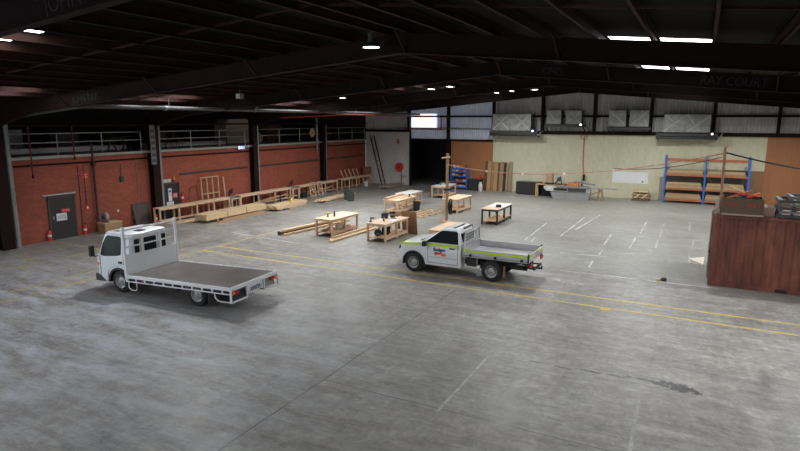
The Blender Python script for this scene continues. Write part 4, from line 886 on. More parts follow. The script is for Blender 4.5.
t = thing('fire_standpipe', 'dark fire hose pipe with a valve hanging down the brick wall', 'pipe', (XL+.14,19.0,0)); MB().cyl((0,0,.85),(0,0,4.6),.055,n=12).build('pipe', simple('dark_hose_pipe', (.03,.014,.013), .5), t)
MB().cyl((0,-.05,3.55),(0,.06,3.5),.12,n=12).build('valve', BLK, t); MB().cyl((0,0,.62),(.02,-.1,.9),.09,.06,n=12).build('nozzle', DGREY, t); MB().span((-.14,-.02,2.4),(0,.02,2.45)).build('wall_clip', GALV, t)
for y, z0, z1, l in ((18.22,0.55,3.5,'thin conduit above the extinguisher by the wall door'),(18.53,1.45,3.55,'thin conduit ending at the red call point')):
    t = thing('conduit', l, 'conduit', (XL+.03,y,0), 0, 'thin conduits on the brick'); MB().cyl((0,0,z0),(0,0,z1),.018,n=8).build('pipe', DGREY, t)
    for z in (z0+.4, z1-.4): MB().span((-.03,-.04,z),(0,.04,z+.03)).build('saddle', GALV, t)
t = thing('call_point', 'red round call point below the thin conduit', 'call point', (XL,18.53,1.36)); MB().span((0,-.09,-.09),(.06,.09,.09)).build('box', RED, t, .015); MB().cyl((.06,0,0),(.075,0,0),.05,n=14).build('button', WHITE, t)
t = thing('wall_box', 'grey green control box on the brick behind the truck', 'box', (XL,20.64,2.68)); MB().span((0,-.1,-.2),(.12,.1,.12)).build('box', GRN, t, .015); MB().cyl((.05,0,.12),(.05,0,.75),.015,n=8).build('conduit', DGREY, t)
t = thing('wall_cable', 'thin pale cable drooping down the brick by the grey tray', 'cable', (XL+.03,21.6,0)); MB().tube([(0,.05,3.8),(0,.0,3.0),(0,.08,2.2),(0,-.02,1.4),(0,-.25,.7),(0,-.5,.35)], .014, 6).build('cable', simple('pale_cable', (.35,.2,.16), .6), t)
t = thing('cable_socket', 'small white socket on the brick behind the truck cab', 'socket', (XL,20.28,.95)); MB().span((0,-.05,-.06),(.04,.05,.06)).build('plate', WHITE, t, .01)
t = thing('steel_sheet', 'dark framed panel leaning on the brick behind the truck', 'panel', (XL+.28,21.65,0)); MB().prism([(0,0),(.03,0),(-.22,1.15),(-.25,1.15)], 'y', -.5, .5).build('sheet', simple('dark_brown_sheet', (.05,.03,.026), .5), t)
MB().bar((-.23,-.5,1.17),(-.23,.5,1.17),.05,.06).build('top_rail', DGREY, t)
for y in (-.5,.5): MB().bar((.02,y,0),(-.23,y,1.17),.06,.05).build('side_rail', DGREY, t)
t = thing('crate_box', 'pale timber box against the brick beyond the truck cab', 'box', (-27.15,19.35,0)); MB().span((-.3,-.5,.03),(.3,.5,.5)).build('box', TIMB, t, .01); MB().span((-.32,-.52,.5),(.32,.52,.54)).build('lid', PACK, t)
for y in (-.4,.4): MB().span((-.3,y-.04,0),(.3,y+.04,.03)).build('skid', TIMB, t)
t = thing('hose_reel', 'grey round hose reel on the pale timber box', 'reel', (-27.15,19.1,.54)); MB().lathe([(.1,-.08),(.24,-.09),(.26,-.06),(.26,.06),(.24,.09),(.1,.08)], c=(0,0,.27), axis='y', n=26).build('reel', GALV, t); MB().cyl((0,-.12,.27),(0,.12,.27),.1,n=14).build('hub', DGREY, t); MB().span((-.18,-.1,0),(.18,.1,.04)).build('foot', DGREY, t)
t = tag(MB().span((XL-.02,23.4,0),(XL+.03,24.4,2.05)).build('door_2', simple('dark_doorway', (.018,.016,.015), .6)), kind='structure'); tag(MB().span((XL,23.32,0),(XL+.08,23.4,2.13)).span((XL,24.4,0),(XL+.08,24.48,2.13)).span((XL,23.32,2.05),(XL+.08,24.48,2.13)).build('trim_8', DGREY), kind='structure')
sign('exit_sign', 'white lettered sign above the dark doorway', (XL+.02,23.6,2.26), .6, .17, WHITE, ['NO EXIT'], BLK, .11)
t = thing('warning_beacon', 'small orange beacon above the dark doorway', 'beacon', (XL,24.1,2.25)); MB().lathe([(0,0),(.06,0),(.055,.18),(.03,.24),(0,.25)], c=(.08,0,0), n=14).build('lens', ORG, t); MB().span((0,-.05,-.05),(.14,.05,.0)).build('base', BLK, t)
sign('safety_poster', 'tall white poster with a blue spot on the dark doorway', (XL+.03,23.78,1.42), .24, .75, WHITE, ['WEAR','BOOTS'], NAVY, .06)
t = [o for o in COL.objects if o.name == 'safety_poster'][0]; MB().cyl((.012,0,.2),(.018,0,.2),.09,n=20).build('blue_spot', BLUE, t)
sign('danger_sign', 'pink red sign beside the tall poster on the doorway', (XL+.03,24.15,1.35), .3, .28, simple('faded_red_sign', (.6,.13,.13), .5), ['DANGER','NO ENTRY'], WHITE, .055)
sign('white_notice', 'white landscape notice below the tall doorway poster', (XL+.03,23.75,.88), .5, .26, WHITE, ['EYE WASH'], BLK, .07)
for y0, y1 in ((24.6,30.45),(31.3,38.75),(39.6,46.2)):
    t = thing('wall_pipe', ('dark pipe along the brick in the bay with the stud frame','dark pipe along the brick in the middle bay','dark pipe along the brick in the last bay')[0 if y0 < 25 else 1 if y0 < 32 else 2], 'pipe', (XL+.05,y0,2.58), 0, 'dark horizontal pipes on the brick'); MB().cyl((0,0,0),(0,y1-y0,.02),.05,n=10).build('pipe', DGREY, t)
    for k in range(3): MB().span((-.05,.4+k*(y1-y0-.8)/2-.03,-.06),(.0,.4+k*(y1-y0-.8)/2+.03,.06)).build('bracket', BLK, t)
t = thing('wall_pipe', 'short dark low pipe on the brick under the stud frame', 'pipe', (XL+.05,24.7,.75), 0); MB().cyl((0,0,0),(0,5.3,.0),.045,n=10).build('pipe', DGREY, t); MB().span((-.05,2.5,-.05),(0,2.56,.05)).build('bracket', BLK, t)
# exit light under the mezzanine edge
t = thing('exit_light', 'blue white lit exit sign hanging under the mezzanine edge', 'exit sign', (XL+.16,29.8,3.95)); MB().span((-.04,-.32,-.12),(.04,.32,.12)).build('case', simple('exit_case', (.5,.55,.6), .4), t, .01)
MB().span((.041,-.3,-.1),(.046,.3,.1)).build('lit_face', emis('exit_blue', (.03,.16,.75), 1.3), t); EW = emis('exit_white', (.85,.95,1), 1.6)
MB().span((.047,-.28,-.09),(.05,-.15,.09)).build('white_panel', EW, t); MB().lathe([(0,.047),(.035,.047),(.035,.05),(0,.05)], c=(0,.0,.05), axis='x', n=12).build('running_figure_head', EW, t)
MB().add([(.05,-.05,.02),(.05,.05,.03),(.05,.09,-.03),(.05,.03,-.09),(.05,-.02,-.02),(.05,-.08,-.09),(.047,-.05,.02),(.047,.05,.03),(.047,.09,-.03),(.047,.03,-.09),(.047,-.02,-.02),(.047,-.08,-.09)], [(0,1,2,3,4,5),(11,10,9,8,7,6)]+[(i,i+6,(i+1) % 6+6,(i+1) % 6) for i in range(6)]).build('running_figure', EW, t)
MB().span((.047,.14,-.07),(.05,.27,.07)).build('arrow_panel', emis('exit_violet', (.35,.4,.9), 1.2), t); MB().cyl((0,0,.12),(0,0,.15),.02,n=6).build('mount', GALV, t)
# downpipes beside the columns
for i, y in enumerate((14.85,22.97,31.22,39.45)):
    t = thing('down_pipe', ('grey downpipe beside the column at the far left edge','grey downpipe beside the column left of the dark doorway','grey downpipe beside the middle brick column','grey downpipe beside the farthest brick column')[i], 'pipe', (XL+.34,y,0), 0, 'grey downpipes beside the columns')
    MB().cyl((0,0,0),(0,0,(5.9,5.5,5.6,5.6)[i]),.1,n=16).build('pipe', PIPEG, t)
    for z in (.6,2.4,3.6): MB().lathe([(.1,z),(.112,z),(.112,z+.06),(.1,z+.06)], n=16).build('pipe_collar', PIPEG, t)
    MB().span((-.34,-.03,2.41),(-.1,.03,2.45)).build('wall_strap', GALV, t)
t = thing('cable_tray', 'grey perforated cable tray hung beside the second column', 'cable tray', (XL+.55,22.4,0)); MB().span((-.02,-.17,3.32),(.02,.17,5.5)).build('tray', simple('tray_grey', (.16,.16,.16), .5), t)
for k in range(6): MB().span((.02,-.13,3.45+.33*k),(.035,.13,3.6+.33*k)).build('slot', DGREY, t)
MB().span((-.12,-.03,4.6),(-.02,.03,4.65)).build('arm', STEELK, t)
t = thing('drop_pipe', 'grey drop pipe hanging before the fourth column', 'pipe', (XL+.2,38.45,0)); MB().cyl((0,0,3.4),(0,0,5.95),.08,n=12).build('pipe', PIPEG, t); MB().cyl((0,0,3.25),(0,0,3.4),.04,n=10).build('outlet', GALV, t); MB().span((-.2,-.03,4.0),(-.07,.03,4.05)).build('bracket', GALV, t)
# mezzanine rails
segs = [(7.0,14.1),(14.9,22.1),(23.2,30.4),(31.5,38.9),(39.7,46.2)]
for i, (a, b) in enumerate(segs):
    t = thing('guard_rail', ('mezzanine railing left of the first column','mezzanine railing between first and second columns','mezzanine railing above the dark doorway bay','mezzanine railing above the middle bench','mezzanine railing of the last bay by the white wall')[i], 'railing', (XL+.02,a,4.08), 0, 'mezzanine guard railings')
    for z in (.62,1.05): MB().cyl((0,0,z),(0,b-a,z),.028,n=8).build('rail', GALV, t)
    n = 3
    for k in range(n+1): MB().cyl((0,.05+(b-a-.1)*k/n,0),(0,.05+(b-a-.1)*k/n,1.06),.03,n=8).build('post', GALV, t)
# things on the mezzanine
GLO = stain_panel('pale_mezzanine_wall', (.42,.34,.27), (.52,.43,.35))
t = thing('stair_cabin', 'pale sloping roofed cabin on the mezzanine above the exit light', 'cabin', (-30.2,33.2,4.08)); MB().prism([(-1.9,0),(1.9,0),(1.9,.5),(.2,1.75),(-1.6,1.75),(-1.9,1.5)], 'x', -1.2, 0).build('wall', GLO, t); MB().prism([(1.95,.5),(.2,1.8),(.2,1.75),(1.95,.45)], 'x', -1.25, .05).build('roof_edge', DGREY, t)
t = thing('white_sheet_stack', 'pale long sheets lying on the mezzanine floor behind the rail', 'sheets', (-29.6,18.5,4.08)); MB().span((-.6,-3.4,.05),(.6,3.6,.3)).build('sheets', simple('dull_white_sheet', (.55,.5,.53), .6), t); MB().span((-.6,-3,0),(.6,-2.9,.05)).build('bearer', TIMB, t); MB().span((-.6,3,0),(.6,3.1,.05)).build('bearer', TIMB, t)
t = thing('white_sheet_stack', 'pale sheets on the mezzanine above the stud frame', 'sheets', (-30.0,27.5,4.08)); MB().span((-.6,-3.2,.05),(.6,2.8,.28)).build('sheets', simple('dull_white_sheet_b', (.55,.5,.53), .6), t); MB().span((-.6,-3,0),(.6,-2.9,.05)).build('bearer', TIMB, t); MB().span((-.6,2.3,0),(.6,2.4,.05)).build('bearer', TIMB, t)
t = thing('trestle', 'black folding trestle on the mezzanine left of the second column', 'trestle', (-28.5,21.3,4.08), 0)
for y in (-.45,.45):
    for s in (-.28,.28): MB().bar((0,y+s,0),(0,y,.75),.05,.07).build('leg', BLK, t)
MB().span((-.3,-.7,.72),(.3,.7,.78)).build('top', BLK, t)
for i, (x, y) in enumerate(((-28.7,24.6),(-28.7,25.5),(-28.85,29.3))):
    t = thing('stacked_chair', ('dark chair on the mezzanine just right of the second column','dark chair on the mezzanine, farther from the second column','dark chair on the mezzanine left of the pale cabin')[i], 'chair', (x, y, 4.08), R(20*i), 'dark chairs on the mezzanine')
    MB().span((-.22,-.22,.43),(.22,.22,.49)).build('seat', BLK, t, .02); MB().span((-.24,-.22,.55),(-.2,.22,1.05)).build('backrest', BLK, t, .02)
    for a in (-.2,.2):
        for b in (-.2,.2): MB().cyl((a,b,0),(a,b,.45),.018,n=6).build('leg', BLK, t)
    for b in (-.2,.2): MB().cyl((-.22,b,.45),(-.22,b,.6),.018,n=6).build('back_post', BLK, t)
t = thing('cable_drum', 'pale round timber disc hung on the mezzanine rail', 'disc', (XL+.12,37.95,4.78)); MB().lathe([(0,-.02),(.34,-.02),(.36,0),(.34,.02),(0,.02)], axis='x', n=12).build('disc', wood('pale_disc', (.5,.3,.14), 'y'), t); MB().cyl((.02,0,0),(.04,0,0),.07,n=12).build('hub', DGREY, t); MB().cyl((.0,0,.3),(-.1,0,.36),.012,n=6).build('hook', GALV, t)
for i, (y, z, h, w, c) in enumerate(((15.6,0,1.1,.5,(.2,.2,.24)),(17.0,0,1.2,.4,(.26,.24,.28)),(19.6,0,1.0,.6,(.12,.11,.12)),(36.3,0,1.3,.9,(.1,.05,.03)),(43,0,.9,.6,(.07,.06,.06)))):
    t = thing('storage_cabinet', ('grey cabinet on the mezzanine next to the first column','pale grey locker on the mezzanine above the wall door','dark low cabinet on the mezzanine before the trestle','dark brown cabinet right of the pale mezzanine cabin','dark cabinet at the far end of the mezzanine')[i], 'cabinet', (-31.2+.3*i, y, 4.08), 0, 'cabinets on the mezzanine')
    MB().span((-.3,-w,.04),(.3,w,h)).build('body', simple('cabinet_paint_%d' % i, c, .6), t, .01); MB().span((.3,-w+.03,.1),(.315,-.01,h-.05)).build('door', simple('cabinet_door_%d' % i, tuple(q*.85 for q in c), .6), t); MB().span((.3,.01,.1),(.315,w-.03,h-.05)).build('door', simple('cabinet_door_b_%d' % i, tuple(q*.85 for q in c), .6), t)
    MB().span((-.28,-w+.02,0),(.28,w-.02,.04)).build('plinth', BLK, t)
# overhead pipes
t = thing('duct_pipe', 'long grey overhead pipe running to the back wall', 'pipe', (0,0,0)); MB().tube([(-26.9,14.9,5.86),(-24.5,14.85,6.1),(-22.1,14.85,6.3),(-22,15.2,6.32),(-22,30,6.3),(-22,46,6.28)], .085, 10).build('pipe', simple('dull_grey_pipe', (.07,.07,.068), .6), t)
for y in (19,25,33,40.5): MB().lathe([(.086,-.08),(.11,-.08),(.11,.08),(.086,.08)], c=(-22,y,6.31), axis='y', n=10).build('pipe_collar', simple('bright_pipe_collar', (.16,.16,.155), .5), t); MB().cyl((-22,y+.2,6.38),(-22,y+.2,rb(-22)+.5),.012,n=6).build('hanger', GALV, t)
t = thing('sprinkler_pipe', 'red sprinkler pipe along the grey overhead pipe', 'pipe', (0,0,0)); MB().tube([(XL+.3,31.6,5.82),(-26.9,32.3,5.9),(-23,33.0,6.08),(-22.25,34.5,6.16),(-22.25,44.8,6.14),(-21.8,45.2,6.13),(-20.2,45.9,6.1),(-19.95,46.0,6.0),(-19.95,46.0,4.95)], .05, 8).build('pipe', REDP, t)
for y in (36,40): MB().cyl((-22.25,y,6.14),(-22.25,y,6.55),.014,n=6).build('hanger', GALV, t)
t = thing('tie_pipe', 'thin dark red pipe running along the mezzanine eaves', 'pipe', (XL+.3,0,0)); MB().cyl((0,10,5.52),(0,46.1,5.52),.05,n=8).build('pipe', STEELM, t)
for y in (18.2,26.6,35): MB().cyl((0,y,5.56),(0,y,5.95),.015,n=6).build('hanger', STEELM, t)
for i, y in enumerate((15.85,17.95)):
    t = thing('drop_pipe', ('red drop pipe on the mezzanine edge nearest the first column','red drop pipe near the fire hose sign')[i], 'pipe', (XL+.3,y,0), 0, 'red drop pipes at the mezzanine edge'); MB().cyl((0,0,3.2 if i == 0 else 3.9),(0,0,5.47),.035,n=8).build('pipe', simple('dark_red_pipe', (.11,.014,.014), .5), t); MB().cyl((0,0,3.1 if i == 0 else 3.85),(0,0,3.24 if i == 0 else 3.95),.055,n=8).build('end_cap', STEELM, t)
t = thing('wall_pipe', 'red and grey pipe across the cladding above the opening', 'pipe', (0,0,0)); MB().cyl((-24.2,46.12,5.1),(-15.5,46.12,5.09),.07,n=10).build('pipe', GALV, t); MB().cyl((-23.6,46.12,5.0),(-19.6,46.12,4.99),.03,n=8).build('red_pipe', REDP, t)
for x in (-23.05,-19.3): MB().span((x-.04,46.15,4.95),(x+.04,46.24,5.2)).build('bracket', STEELM, t)
t = thing('flood_light', 'unlit grey flood light hanging left under the second beam', 'light', (-18.6,20.2,6.66)); MB().span((-.13,-.12,.06),(.13,.12,.3)).build('housing', simple('flood_housing', (.2,.19,.18), .5), t, .02); MB().span((-.11,-.14,.08),(.11,-.12,.27)).build('lens', WHITE, t); MB().cyl((0,0,.3),(0,0,rt_(-18.6)-6.68),.014,n=6).build('hanging_rod', GALV, t)

# stencilled bay lettering on the rafters
STC = simple('faded_stencil_paint', (.012,.012,.012), .7, 0, .3, 10)
t = thing('beam_lettering', 'faint stencilled RAY COURT lettering on the second roof beam', 'lettering', (.75,22.7-.016,rb(.75)+.24)); text_mesh('letters', 'RAY COURT', .42, STC, t, (0,0,0), (R(90),R(5.1),0), .002, .85)
t = thing('beam_lettering', 'faint stencilled lettering on the near roof beam at left', 'lettering', (-21.0,14.4-.016,rb(-21)+.24)); text_mesh('letters', 'JOHN RAY', .4, STC, t, (0,0,0), (R(90),R(-5.1),0), .002, .8)
t = thing('beam_lettering', 'large faint stencilled JOHN lettering at the top left corner', 'lettering', (-9.2,6.1-.016,rb(-9.2)+.24)); text_mesh('letters', 'JOHN', .42, STC, t, (0,0,0), (R(90),R(-5.1),0), .002, .9)
t = thing('beam_lettering', 'faint stencilled KING lettering right of the ridge on the second beam', 'lettering', (-5.3,22.7-.016,rb(-5.3)+.24)); text_mesh('letters', 'KING', .4, STC, t, (0,0,0), (R(90),R(5.1),0), .002, .8)

# ---------------------------------------------------------------- back wall
# leaning ladder timbers on white panels
t = thing('leaning_ladder', 'dark timber ladder leaning against the white wall panels', 'ladder', (-25.6,YB-.9,0))
for k in (0,.38): MB().bar((.1+k,.0,0),(-1.55+k,.8,4.4),.06,.11).build('stile', simple('old_dark_timber', (.07,.04,.035), .7), t)
for k in range(9): q = (k+.7)/9.6; MB().bar((.1-1.65*q,.8*q,4.4*q),(.48-1.65*q,.8*q,4.4*q),.04,.04).build('rung', OLDT, t)
t = thing('white_sign', 'small red sign high on the white wall panels', 'sign', (-24.3,YB-.01,3.9)); MB().span((-.13,-.012,-.2),(.13,0,.2)).build('panel', simple('dull_red_sign', (.4,.05,.05), .5), t); text_mesh('lettering', 'FIRE', .1, WHITE, t, (0,-.014,.02), (R(90),0,0), .001)
t = thing('hose_reel', 'red fire hose reel mounted on the white wall panels', 'hose reel', (-24.1,YB-.05,1.62)); MB().lathe([(.12,-.22),(.36,-.24),(.39,-.2),(.3,-.18),(.3,-.06),(.39,-.04),(.36,0),(.12,-.0)], axis='y', n=30).build('reel', RED, t); MB().cyl((0,-.26,0),(0,.03,0),.1,n=16).build('hub', simple('dark_red_hub', (.2,.02,.02), .5), t)
for k in range(4): MB().tube([((.31+.015*k)*math.cos(2*math.pi*i/24), -.12+.025*(k % 3)-.02, (.31+.015*k)*math.sin(2*math.pi*i/24)) for i in range(24)], .018, 6, closed=True).build('hose', REDP, t)
t = thing('hose_standpipe', 'thin red pipe below the fire hose reel', 'pipe', (-24.0,YB-.08,0)); MB().cyl((.08,0,0),(.08,0,1.25),.03,n=8).build('pipe', REDP, t); MB().span((-.05,-.04,.78),(.55,0,.84)).build('valve_arm', GALV, t)
# blue shelving at plywood panel
t = thing('shelf_unit', 'blue steel shelf unit holding small parts by the plywood', 'shelf', (-18.05,45.75,0))
for x in (-.72,.72):
    for y in (-.22,.22): MB().span((x-.03,y-.03,0),(x+.03,y+.03,1.85)).build('upright', BLUE, t)
for z in (.25,.72,1.2,1.55,1.82): MB().span((-.74,-.27,z-.09),(.74,.25,z)).build('shelf', BLUE, t)
cols = [(.6,.6,.58),(.5,.05,.03),(.55,.35,.1),(.05,.05,.05),(.4,.4,.42),(.6,.2,.05)]
bm_ = [simple('parts_tub_%d' % i, c, .5) for i, c in enumerate(cols)]
desc = {0: 'lowest', 1: 'second', 2: 'third', 3: 'fourth', 4: 'top'}
cn = ['white','red','tan','black','grey','orange']
random.seed(4)
for si, z in enumerate((.25,.72,1.2,1.55,1.82)):
    pool = random.sample(range(6), 4 if si < 4 else 3)
    for k, ci in enumerate(pool):
        h = .13 if si < 4 else .24
        t = thing('parts_tub', '%s tub on the %s shelf of the blue shelf unit' % (cn[ci], desc[si]), 'tub', (-18.05-.5+.33*k+(.1 if si == 4 else 0), 45.7, z), 0, 'tubs on the blue shelf unit')
        MB().add([(-.11,-.15,0),(.11,-.15,0),(.11,.15,0),(-.11,.15,0),(-.14,-.18,h),(.14,-.18,h),(.14,.18,h),(-.14,.18,h)], [(0,3,2,1),(4,5,6,7),(0,1,5,4),(1,2,6,5),(2,3,7,6),(3,0,4,7)]).build('tub', bm_[ci], t, .01)
t = thing('tool_bench', 'black covered bench between blue shelf and leaning panels', 'bench', (-16.68,45.8,0)); MB().span((-.56,-.3,.0),(.56,.3,.92)).build('skirt', BLKM, t, .02); MB().span((-.58,-.33,.92),(.58,.33,.96)).build('bench_top', DGREY, t)
small('petrol_can', 'red can standing on the black covered bench', 'can', [('can', MB().span((-.14,-.1,0),(.14,.1,.24)), RED, .03), ('spout', MB().cyl((.08,0,.24),(.14,0,.34),.025,n=8), BLK, 0)], (-16.3,45.75,.96))
small('spray_can', 'small pale can left on the black covered bench', 'can', [('can', MB().lathe([(0,0),(.05,0),(.05,.18),(.03,.21),(0,.21)], n=12), GALV, 0), ('cap', MB().cyl((0,0,.21),(0,0,.25),.025,n=8), RED, 0)], (-17.0,45.7,.96))
t = thing('gas_bottle', 'white gas bottle on the floor before the leaning panels', 'gas bottle', (-16.0,45.25,0)); MB().lathe([(.13,0),(.14,.04),(.15,.1),(.17,.14),(.17,.5),(.14,.6),(.06,.66),(0,.67)], n=22).build('bottle', WTOP, t); MB().lathe([(.1,.64),(.11,.64),(.11,.78),(.1,.78)], n=16).build('collar', WTOP, t); MB().cyl((0,0,.66),(0,0,.74),.03,n=8).build('valve', GALV, t)
DKB = wood('dark_brown_board', (.09,.055,.035), 'z', .8); MDB = wood('mid_brown_board', (.34,.18,.08), 'z', .8); GDB = wood('golden_board', (.42,.25,.11), 'z', .8); TNB = wood('tan_grey_board', (.3,.22,.13), 'z', .8)
labs = ['narrow dark board at the left of the leaning panels','wide golden panel second among those leaning on the cream wall','mid brown panel third from left among the leaning panels','golden panel in the middle of the leaning panels','narrow dark panel after the golden middle panel','mid brown panel left of the black plank','nearly black plank standing among the leaning panels','pale tan panel right of the black plank','tan panel at the right end of the leaning panels']
xx = -15.95
for i, (w, m_, h) in enumerate(((.2,DKB,2.42),(.33,GDB,2.4),(.22,MDB,2.38),(.3,GDB,2.42),(.15,DKB,2.36),(.34,MDB,2.41),(.2,BLK,2.38),(.2,TNB,2.3),(.26,TNB,2.44))):
    t = thing('leaning_board', labs[i], 'panel', (xx+w/2, YB-.42-.03*(i % 2), 0), 0, 'panels leaning on the cream wall'); MB().prism([(0,0),(.05,0),(.33,h),(.28,h)], 'x', -w/2+.008, w/2-.008).build('panel', m_, t); xx += w+.012
# long black plinth, saw table
t = thing('storage_box', 'long low black box against the cream wall', 'box', (-11.95,45.3,0)); MB().span((-.95,-.4,.05),(.95,.4,.95)).build('box', BLKM, t, .02); MB().span((-.97,-.42,.95),(.97,.42,1.0)).build('lid', BLK, t, .01); MB().span((-.85,-.35,0),(.85,.35,.05)).build('plinth', BLK, t)
t = thing('storage_box', 'second black box half behind the timber side table', 'box', (-9.95,45.3,0)); MB().span((-.95,-.4,.05),(.95,.4,.9)).build('box', BLKM, t, .02); MB().span((-.97,-.42,.9),(.97,.42,.95)).build('lid', BLK, t, .01); MB().span((-.85,-.35,0),(.85,.35,.05)).build('plinth', BLK, t)
MACH = simple('machine_white', (.5,.5,.47), .5); 
t = thing('side_table', 'narrow pine topped table beside the panel saw', 'table', (-9.9,44.45,0)); MB().span((-1.25,-.3,.92),(.85,.3,.98)).build('tabletop', wood('golden_top', (.48,.3,.13), 'x'), t)
for x in (-1.2,.75):
    for y in (-.25,.25): MB().span((x-.05,y-.05,0),(x+.05,y+.05,.92)).build('leg', wood('golden_leg', (.48,.3,.13), 'z') if 'golden_leg' not in MATS else MATS['golden_leg'], t)
t = thing('panel_saw', 'white sliding panel saw standing before the cream wall', 'saw', (-8.3,43.9,0))
MB().prism([(-1.9,.55),(1.3,.55),(1.3,.9),(-2.1,.9),(-2.1,.72)], 'y', -.22, .3).build('body', MACH, t, .02)
MB().span((-1.35,-.24,.62),(-.35,-.225,.8)).build('slot', BLK, t); MB().span((-.3,-.26,.58),(1.0,-.225,.82)).build('dark_panel', DGREY, t)
MB().add([(-1.4,-.2,.0),(1.2,-.2,.0),(1.2,.3,.0),(-1.0,.3,.0),(-1.6,-.22,.5),(1.3,-.22,.55),(1.3,.3,.55),(-1.6,.3,.5)], [(0,3,2,1),(4,5,6,7),(0,1,5,4),(1,2,6,5),(2,3,7,6),(3,0,4,7)]).build('plinth', simple('saw_plinth_white', (.26,.26,.25), .5), t)
MB().span((-1.2,-.35,.9),(3.0,-.1,.95)).build('sliding_table', GALV, t); MB().cyl((1.3,-.22,.93),(3.2,-.22,.95),.035,n=8).build('slide_bar', GALV, t)
MB().span((-.6,-.1,.9),(1.1,.9,.96)).build('saw_table', GALV, t); MB().bar((.0,.6,1.25),(1.6,-.3,1.18),.1,.1).build('guard_arm', GALV, t); MB().span((.5,.55,.9),(.6,.65,1.3)).build('guard_post', DGREY, t)
t = thing('extension_trestle', 'timber A frame carrying the panel saw slide', 'trestle', (-6.3,43.85,0))
for s in (-.22,.22): MB().bar((s,-.2,0),(s*.3,-.2,.85),.06,.06).build('leg', TIMB, t); MB().bar((s,.25,0),(s*.3,.25,.85),.06,.06).build('leg', TIMB, t)
MB().bar((-.12,-.3,.83),(-.12,.3,.83),.06,.06).build('top_rail', TIMB, t); MB().bar((-.9,0,.3),(.05,0,.75),.05,.08).build('brace', TIMB, t); MB().span((-.95,-.05,0),(-.88,.05,.34)).build('stub_leg', TIMB, t)
t = thing('dust_collector', 'tan topped machine standing behind the pine side table', 'machine', (-9.75,44.95,.98) if False else (-10.15,44.45,.98)); MB().span((-.3,-.25,.0),(.3,.25,.12)).build('base', BLK, t); MB().span((-.26,-.22,.12),(.26,.22,.88)).build('housing', simple('machine_tan', (.33,.25,.15), .6), t, .05); MB().span((-.18,-.235,.3),(.18,-.22,.7)).build('panel', TIMB, t)
t = thing('drop_saw', 'dark saw with a raised arm on the pine side table', 'saw', (-9.45,44.45,.98)); MB().span((-.3,-.22,0),(.3,.22,.08)).build('base', DGREY, t, .02); MB().bar((-.25,0,.08),(.12,0,.62),.08,.1).build('arm', BLK, t); MB().bar((.12,0,.62),(.2,0,.1),.06,.06).build('strut', BLK, t); MB().cyl((.0,-.05,.4),(.0,.06,.4),.16,n=18).build('blade_guard', DGREY, t)
t = thing('orange_toolbox', 'low orange box on the panel saw bed', 'box', (-8.35,44.35,.96)); MB().span((-.4,-.18,0),(.4,.18,.2)).build('box', simple('orange_box', (.6,.17,.04), .5), t, .02); MB().span((-.38,-.17,.2),(.38,.17,.23)).build('lid', ORB, t)
t = thing('air_gun', 'dark tool hanging on the red cable before the cream wall', 'tool', (-7.95,YB-.12,1.45)); MB().cyl((0,0,-.25),(0,0,.2),.06,.1,n=10).build('body', BLK, t); MB().bar((-.14,0,-.15),(.16,0,-.2),.06,.06).build('handle', BLK, t); MB().cyl((0,.0,.2),(0,.12,.24),.02,n=6).build('hook', GALV, t)
t = thing('air_hose', 'orange red hose drop on the cream wall above the saw', 'hose', (-8.0,YB-.06,0)); MB().tube([(-.1,0,4.65),(-.1,0,3.4),(-.08,0,2.4),(.03,-.04,1.66)], .03, 6).build('hose', simple('orange_hose', (.5,.12,.06), .5), t); MB().tube([(-.1+.22*math.cos(2*math.pi*i/18),-.04,4.55+.2*math.sin(2*math.pi*i/18)) for i in range(18)], .025, 6, closed=True).build('hose_coil', MATS['orange_hose'], t)
t = thing('notice_board', 'plain white panel fixed to the cream wall', 'panel', (-4.6,YB-.01,1.58)); MB().span((-1.27,-.012,-.42),(1.25,0,.42)).build('panel', simple('grey_white_panel', (.72,.72,.72), .6, 0, .05), t); MB().cyl((.88,-.03,-.27),(.88,-.012,-.27),.06,n=12).build('knob', BLK, t)
t = thing('pallet_stack', 'pile of broken pallets on the floor left of the rack', 'pallets', (-3.7,45.75,0))
for k, (z, dx) in enumerate(((0,0),(.2,.04),(.4,.0))):
    for y in (-.4,0,.4): MB().span((-.6+dx,y-.05,z),(.6+dx,y+.05,z+.1)).build('pallet_bearer', DKB if k == 0 else TIMB, t)
    for i in range(5): MB().span((-.58+dx+.25*i,-.45,z+.1),(-.42+dx+.25*i,.45,z+.13)).build('pallet_board', (TIMB,PACK,TIMB)[k] if i % 2 else OLDT, t)
for s in (-.4,.1): MB().bar((s,-.46,.2),(s+.35,-.46,.5),.04,.1).build('loose_slat', PACK, t)
MB().span((-.45,-.4,.62),(.5,.4,.74)).build('top_board', PACK, t)
# wrapped units on the high ledge
WRAP = simple('plastic_wrapped_grey', (.3,.3,.29), .35, .1, .3, 2.5); WRAPL = simple('wrap_fold_pale', (.42,.42,.41), .4, 0, .2, 3); WRAPD = simple('wrap_dark', (.06,.06,.06), .5)
def unit(label, x0, x1, z0, z1, dep, cross, base=True):
    t = thing('wrapped_panel_unit', label, 'unit', ((x0+x1)/2, YB-.55, z0), 0, 'plastic wrapped units high on the back wall'); hx = (x1-x0)/2; h = z1-z0; y = -dep+.35
    MB().span((-hx,y,0),(hx,.35,h)).build('wrapped_block', WRAP, t, .03)
    for (a, b) in cross: MB().bar((a[0]*hx,y-.008,a[1]*h),(b[0]*hx,y-.008,b[1]*h),.11,.012,(0,-1,0)).build('wrap_fold', WRAPL, t)
    MB().span((hx-.02,y+.06,.04),(hx+.02,.33,h-.04)).build('dark_side', WRAPD, t)
    return t
unit('largest wrapped unit at the left with crossing folds', -15.17, -12.05, 4.98, 6.3, .85, (((-.98,.05),(-.15,.95)),((-.95,.95),(-.1,.05)),((.15,.95),(.95,.05)),((.1,.05),(.98,.95))))
